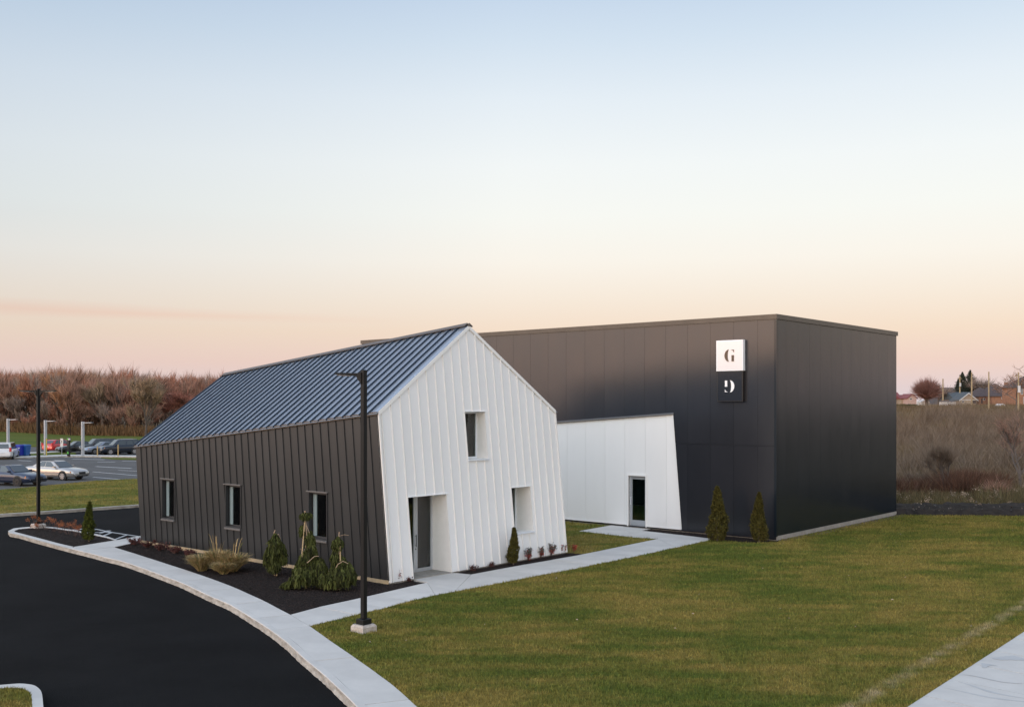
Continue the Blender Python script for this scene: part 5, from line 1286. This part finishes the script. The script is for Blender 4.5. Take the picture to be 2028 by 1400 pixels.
# ------------------------------------------------------------------ vehicles
M['tyre'] = mat('tyre_rubber', (.015, .015, .016), .85)
M['rim'] = mat('alloy_rim', (.45, .46, .48), .3, .7)
M['trim'] = mat('black_trim', (.014, .014, .015), .5)
M['cglass'] = mat('car_glass', (.030, .040, .045), .05, spec=1.0)
M['lamp_c'] = mat('headlamp', (.62, .62, .62), .1, spec=1)
M['lamp_o'] = mat('indicator_amber', (.65, .22, .06), .2)
M['lamp_r'] = mat('tail_lamp', (.45, .02, .02), .15, spec=1)
M['plate'] = mat('licence_plate', (.6, .62, .65), .5)
def paint(name, c, metal=.4, rough=.28):
    m, t, b = newmat(name); b.inputs['Base Color'].default_value = (*c, 1); b.inputs['Metallic'].default_value = metal; b.inputs['Roughness'].default_value = rough
    b.inputs['Coat Weight'].default_value = .7; b.inputs['Coat Roughness'].default_value = .05; return m
KIND = {  # fractions along half length: belt profile, greenhouse points
 'sedan': dict(L=4.75, W=1.80, H=1.43, belt=[(-1, .62), (-.975, .92), (-.90, .98), (-.62, 1.0), (-.1, .95), (.36, .93), (.66, .86), (.88, .76), (.96, .68), (1, .52)], gh=(.40, .12, -.40, -.74), wb=.56),
 'suv': dict(L=4.65, W=1.86, H=1.72, belt=[(-1, .70), (-.985, 1.0), (-.95, 1.08), (-.6, 1.10), (-.1, 1.08), (.42, 1.06), (.72, 1.02), (.90, .94), (.97, .82), (1, .60)], gh=(.46, .20, -.80, -.95), wb=.58),
 'hatch': dict(L=4.2, W=1.78, H=1.50, belt=[(-1, .62), (-.985, .88), (-.96, .98), (-.6, 1.0), (-.1, .97), (.42, .94), (.70, .88), (.90, .78), (.97, .68), (1, .52)], gh=(.48, .18, -.70, -.95), wb=.60),
 'van': dict(L=4.95, W=1.95, H=1.76, belt=[(-1, .62), (-.99, .98), (-.98, 1.05), (-.6, 1.06), (-.1, 1.03), (.52, 1.0), (.75, .93), (.92, .82), (.98, .70), (1, .52)], gh=(.60, .28, -.88, -.97), wb=.60)}
def car(label, kind, px, py, heading, pm_, cat='car', steel=False, roofrail=False, zb=-.10, sc=1.0, amber=True):
    k = KIND[kind]; L_, W, H = k['L']/2, k['W']/2, k['H']
    X, Y = g(px, py, zb); o = empty({'sedan': 'sedan_car', 'suv': 'suv_car', 'hatch': 'hatchback_car', 'van': 'minivan'}[kind], (X, Y, zb), heading, label, cat, 'parked vehicles')
    o.scale = (sc, sc, sc)
    st = k['belt']; bx_ = [s[0] for s in st]; bz = [s[1] for s in st]
    xs_ = [-1, -.985, -.95, -.88] + [-.8+.08*i for i in range(20)] + [.82, .88, .93, .965, .985, 1]
    mb = MB(); rows = []
    for x in xs_:
        top = np.interp(x, bx_, bz); e = max(0, (abs(x)-.78)/.22); w = W*(1-.16*e**2.2); lo = .24 + .06*e
        mid = lo+(top-lo)*.55
        ring = [(0, lo-.02), (.86*w, lo-.02), (.965*w, lo+.06), (.99*w, lo+.2), (w, mid), (.985*w, top-.16), (.95*w, top-.06), (.86*w, top-.005), (.5*w, top+.015), (0, top+.02)]
        rows.append([(x*L_, y, z) for y, z in ring] + [(x*L_, -y, z) for y, z in ring[-2:0:-1]])
    n = len(rows[0])
    for r_ in rows: mb.v += r_
    for i in range(len(rows)-1):
        for j in range(n): mb.f.append((i*n+j, i*n+(j+1) % n, (i+1)*n+(j+1) % n, (i+1)*n+j)); mb.m.append(0)
    mb.f += [tuple(range(n)), tuple((len(rows)-1)*n+j for j in range(n))[::-1]]; mb.m += [0, 0]
    body = mb.build('body', pm_, o, smooth=True)
    a0, a1, a2, a3 = [v*L_ for v in k['gh']]      # windscreen base, roof front, roof rear, backlight base
    zb_ = lambda x: float(np.interp(x/L_, bx_, bz))
    wb_, wr = .93*W, .74*W
    P = lambda x, y, z: (x, y, z)
    loop0 = [(a0, wb_*.90, zb_(a0)), (a0-.35*(a0-a1), wb_, zb_(a0)-.02), (a3+.15*(a2-a3)+.08, wb_*.98, zb_(a3)), (a3, wb_*.84, zb_(a3))]
    roofl = [(a1, wr*.94, H-.05), (a1-.25, wr, H-.01), (a2+.25, wr, H-.01), (a2, wr*.93, H-.07)]
    full0 = loop0 + [(x, -y, z) for x, y, z in loop0[::-1]]; full1 = roofl + [(x, -y, z) for x, y, z in roofl[::-1]]
    mb = MB(); mb.hexa([(x, y, z-.04) for x, y, z in full0], full1); mb.build('cabin', pm_, o, smooth=False, bevel=.03)
    def lerp(p, q, t_): return tuple(p[i]*(1-t_)+q[i]*t_ for i in range(3))
    def patch(name, c4, m, off, inset=(.08, .92, .06, .90), d=.012):
        A, B, C_, D = c4   # A-B bottom, D-C top
        u0, u1, v0, v1 = inset
        f = lambda u, v: lerp(lerp(A, B, u), lerp(D, C_, u), v)
        q = [f(u0, v0), f(u1, v0), f(u1, v1), f(u0, v1)]
        nrm = (Vector(q[1])-Vector(q[0])).cross(Vector(q[3])-Vector(q[0])).normalized()
        if nrm.dot(Vector(off)) < 0: nrm = -nrm
        mb_ = MB(); mb_.hexa([tuple(Vector(p)-nrm*.02) for p in q], [tuple(Vector(p)+nrm*d) for p in q]); return mb_.build(name, m, o)
    mir = lambda p: (p[0], -p[1], p[2])
    patch('windscreen', (loop0[0], mir(loop0[0]), mir(roofl[0]), roofl[0]), M['cglass'], (1, 0, .5), (.03, .97, .08, .93))
    patch('rear_window', (loop0[3], mir(loop0[3]), mir(roofl[3]), roofl[3]), M['cglass'], (-1, 0, .5), (.06, .94, .16, .88))
    for s in (1, -1):
        S = lambda p: (p[0], p[1]*s, p[2])
        c4 = (S(loop0[1]), S(loop0[2]), S(roofl[2]), S(roofl[1]))
        cuts_ = ((.03, .46), (.50, .90)) if kind in ('sedan',) else ((.03, .40), (.44, .72), (.76, .97))
        for u0, u1 in cuts_: patch('side_window', c4, M['cglass'], (0, s, .2), (u0, u1, .10, .90))
        # wheels
        for wx in (k['wb']*L_, -k['wb']*L_):
            r = .34 if kind in ('suv', 'van') else .32
            mb = MB(); mb.tube((wx, s*(W-.16), r+.03), (wx, s*(W+.006), r+.03), r+.06, n=22); mb.build('wheel_arch', M['trim'], o)
            mb = MB(); mb.tube((wx, s*(W-.2), r), (wx, s*(W+.018), r), r, n=24); wh = mb.build('wheel', M['tyre'], o)
            mb = MB()
            yo = s*(W+.022)
            for q in range(24):
                t0, t1 = 2*math.pi*q/24, 2*math.pi*(q+1)/24
                mb.hexa([(wx+.66*r*math.cos(t0), yo, r+.66*r*math.sin(t0)), (wx+.66*r*math.cos(t1), yo, r+.66*r*math.sin(t1)), (wx+.58*r*math.cos(t1), yo, r+.58*r*math.sin(t1)), (wx+.58*r*math.cos(t0), yo, r+.58*r*math.sin(t0))],
                        [(wx+.66*r*math.cos(t0), yo+s*.012, r+.66*r*math.sin(t0)), (wx+.66*r*math.cos(t1), yo+s*.012, r+.66*r*math.sin(t1)), (wx+.58*r*math.cos(t1), yo+s*.012, r+.58*r*math.sin(t1)), (wx+.58*r*math.cos(t0), yo+s*.012, r+.58*r*math.sin(t0))])
            for q in range(6):
                t0 = 2*math.pi*q/6; dx, dz = math.cos(t0), math.sin(t0); ex, ez_ = -dz*.16*r, dx*.16*r
                mb.hexa([(wx+ex, yo, r+ez_), (wx-ex, yo, r-ez_), (wx-ex*.8+dx*.6*r, yo, r-ez_*.8+dz*.6*r), (wx+ex*.8+dx*.6*r, yo, r+ez_*.8+dz*.6*r)],
                        [(wx+ex, yo+s*.014, r+ez_), (wx-ex, yo+s*.014, r-ez_), (wx-ex*.8+dx*.6*r, yo+s*.014, r-ez_*.8+dz*.6*r), (wx+ex*.8+dx*.6*r, yo+s*.014, r+ez_*.8+dz*.6*r)])
            mb.build('rim', M['trim'] if steel else M['rim'], wh)
        # lamps
        zt = zb_(.93*L_)
        mb = MB(); mb.hexa([(.985*L_, s*.42*W, zt-.20), (.86*L_, s*.96*W, zt-.14), (.84*L_, s*.955*W, zt+.0), (.955*L_, s*.45*W, zt-.04)], [(1.0*L_, s*.42*W, zt-.20), (.875*L_, s*.995*W, zt-.14), (.85*L_, s*.98*W, zt+.0), (.965*L_, s*.45*W, zt-.035)]); hl = mb.build('headlight', M['lamp_c'], o)
        if amber: mb = MB(); mb.box(.845*L_, .875*L_, min(s*.955*W, s*.998*W), max(s*.955*W, s*.998*W), zt-.13, zt-.02); mb.build('indicator', M['lamp_o'], hl)
        zr = zb_(-.97*L_) ; hgt = .16 if kind == 'sedan' else .42
        mb = MB(); mb.box(-1.003*L_, -.90*L_, min(s*.66*W, s*.965*W), max(s*.66*W, s*.965*W), zr-.22, zr-.22+hgt) if kind == 'sedan' else mb.box(-1.0*L_, -.94*L_, min(s*.72*W, s*.93*W), max(s*.72*W, s*.93*W), zr-.22, zr-.22+hgt); mb.build('tail_light', M['lamp_r'], o)
        mb = MB(); xm = a0-.28; mb.hexa([(xm-.10, s*W*.97, zb_(a0)), (xm+.08, s*W*.97, zb_(a0)), (xm+.08, s*W*.97, zb_(a0)+.13), (xm-.10, s*W*.97, zb_(a0)+.13)], [(xm-.08, s*(W+.17), zb_(a0)+.02), (xm+.04, s*(W+.17), zb_(a0)+.02), (xm+.04, s*(W+.17), zb_(a0)+.14), (xm-.08, s*(W+.17), zb_(a0)+.14)]); mb.build('mirror', pm_, o)
        mb = MB(); mb.box(-.56*L_*0-.34*L_, .40*L_, min(s*W*.985, s*(W+.012)), max(s*W*.985, s*(W+.012)), .40, .46); mb.build('side_moulding', M['trim'] if kind == 'suv' else pm_, o)
        if roofrail: mb = MB(); mb.tube((a1-.3, s*wr*.95, H+.03), (a2+.2, s*wr*.95, H+.02), .018, n=6); mb.build('roof_rail', M['rim'], o)
    mb = MB(); mb.box(.955*L_, 1.008*L_, -.36*W, .36*W, zt-.26, zt-.09); mb.build('grille', M['trim'], o)
    mb = MB(); mb.box(.96*L_, 1.006*L_, -.62*W, .62*W, .27, .38); mb.build('lower_intake', M['trim'], o)
    mb = MB(); mb.box(-1.01*L_, -.98*L_, -.24, .24, .62, .74) if kind != 'sedan' else mb.box(-1.01*L_, -.98*L_, -.24, .24, .66, .78); mb.build('licence_plate', M['plate'], o)
    mb = MB(); mb.box(-1.012*L_, -.93*L_, -.8*W, .8*W, .38, .50); mb.build('rear_bumper', M['trim'] if kind == 'suv' else pm_, o)
    return o
PT = {'navy': paint('navy_paint', (.018, .028, .060)), 'silver': paint('champagne_silver_paint', (.42, .39, .36), .6), 'white': paint('white_paint', (.62, .62, .62), 0),
      'red': paint('red_paint', (.50, .02, .025), .1), 'black': paint('black_car_paint', (.010, .012, .016)), 'grey': paint('blue_grey_paint', (.20, .23, .28), .5), 'dblue': paint('dark_blue_paint', (.012, .020, .034)), 'char': paint('charcoal_paint', (.03, .033, .036))}
car('navy blue sedan in front at the left edge with plain dark wheels', 'sedan', 25, 960, R(-20), PT['navy'], steel=True)
car('champagne silver sedan parked behind the navy sedan', 'sedan', 112, 949, R(-18), PT['silver'])
car('white minivan seen from behind beside the blue bins', 'van', 12, 908, R(107), PT['white'], cat='van', amber=False)
car('red hatchback seen from behind beyond the far kerb', 'hatch', 118, 894, R(72), PT['red'], amber=False)
car('black sedan parked right of the red hatchback', 'sedan', 154, 897, R(-139), PT['black'], amber=False)
car('charcoal crossover between the black sedan and the blue-grey sedan', 'suv', 194, 897, R(-139), PT['char'], amber=False)
car('blue-grey sedan between the two dark crossovers', 'sedan', 206, 898.5, R(-139), PT['grey'])
car('dark blue crossover nearest the house corner', 'suv', 238, 899.5, R(-142), PT['dblue'], roofrail=True)
# vehicles near the brown house
car('pale car parked in front of the tan gabled house', 'sedan', 1908, 826, R(10), PT['silver'], zb=3.0, amber=False)
car('dark pickup-like van parked below the brown brick house', 'van', 1950, 826, R(170), PT['dblue'], zb=2.7, cat='van', amber=False)
car('blue car at the right edge below the two-storey brick house', 'suv', 2026, 838, R(175), PT['grey'], zb=2.2, amber=False)

# ------------------------------------------------------------------ bins, charger, posts
for px, py, c, lab in ((38.5, 903.6, (.010, .022, .30), 'deep blue wheeled bin next to the white minivan'), (50, 903.2, (.014, .085, .27), 'lighter blue wheeled bin right of the deep blue bin')):
    X, Y = g(px, py); o = empty('wheeled_bin', (X, Y, .03), R(-15), lab, 'bin', 'blue wheeled bins')
    bm_ = mat('bin_plastic', c, .45); mb = MB()
    A = [(-.33, -.3, .06), (.33, -.3, .06), (.33, .3, .06), (-.33, .3, .06)]; B = [(-.44, -.4, 1.12), (.44, -.4, 1.12), (.44, .4, 1.12), (-.44, .4, 1.12)]
    mb.hexa(A, B); mb.build('body', bm_, o, bevel=.03)
    mb = MB(); mb.hexa([(-.48, -.44, 1.125), (.48, -.44, 1.125), (.48, .44, 1.125), (-.48, .44, 1.125)], [(-.36, -.3, 1.25), (.36, -.3, 1.25), (.36, .3, 1.25), (-.36, .3, 1.25)]); mb.build('lid', bm_, o, bevel=.02)
    for s in (-1, 1): mb = MB(); mb.tube((s*.30, .34, .11), (s*.36, .34, .11), .11, n=12); mb.build('wheel', M['tyre'], o)
    mb = MB(); mb.tube((-.3, .47, 1.08), (.3, .47, 1.08), .02); mb.build('handle', bm_, o)
X, Y = g(136, 903.3); o = empty('charging_station', (X, Y, .03), R(-20), 'black electric vehicle charger with green markings on the kerb', 'charging station')
gm = mat('signal_green', (.10, .42, .06), .5)
mb = MB(); mb.box(-.13, .13, -.12, .12, 0, 1.55); mb.build('pedestal', M['black'], o, bevel=.02)
mb = MB(); mb.box(-.17, .17, -.14, .14, 1.55, 2.0); mb.build('head', M['black'], o, bevel=.03)
for z0, z1 in ((.22, .48), (1.78, 1.93)): mb = MB(); mb.box(-.09, .09, -.155, -.141, z0, z1) if z0 > 1 else mb.box(-.09, .09, -.135, -.121, z0, z1); mb.build('marking', gm, o)
mb = MB(); mb.tube((.17, -.1, 1.45), (.30, -.2, 1.0), .03); mb.tube((.30, -.2, 1.0), (.12, -.16, .55), .02); mb.tube((-.28, -.1, 1.3), (-.13, -.1, 1.35), .05); mb.build('cable', M['tyre'], o)
mb = MB(); mb.tube((.25, -.16, 1.72), (.25, -.16, 1.92), .10, n=10); mb.build('connector_holder', M['whitep'], o)
X, Y = g(122.5, 903.3); o = empty('sign_post', (X, Y, .03), R(-10), 'white parking sign on a thin post beside the charger', 'sign')
mb = MB(); mb.tube((0, 0, 0), (0, 0, 1.0), .03, n=6); mb.build('post', M['pole_grey'], o)
mb = MB(); mb.box(-.16, .16, -.03, .0, 1.0, 1.9); mb.build('panel', M['whitep'], o)
mb = MB(); mb.box(-.05, .05, -.036, -.031, 1.5, 1.66); mb.box(-.03, .03, -.036, -.031, 1.38, 1.46); mb.build('marking', M['black'], o)
M['yel'] = mat('yellow_post_paint', (.50, .36, .06), .7, var=.15)
M['tanpost'] = mat('tan_post', (.36, .25, .10), .7, var=.15)
for px, py, h, m_, lab in ((92, 902.4, 1.85, M['yel'], 'slim yellow marker post right of the middle grey lamp post'), (193, 902.6, 1.0, M['tanpost'], 'short tan marker post in front of the blue-grey sedan'), (234, 903.0, 1.2, M['tanpost'], 'tan marker post in front of the dark blue crossover'), (80, 895, 1.2, M['whitep'], 'slim white marker post between the black pole and the middle grey lamp post')):
    X, Y = g(px, py); o = MB(); o.tube((0, 0, -.1), (0, 0, h), .065, n=8); o.tube((0, 0, h), (0, 0, h+.04), .065, .02, n=8)
    tag(o.build('marker_post', m_, None, (X, Y, .02)), lab, 'post', 'thin marker posts of the far car park')
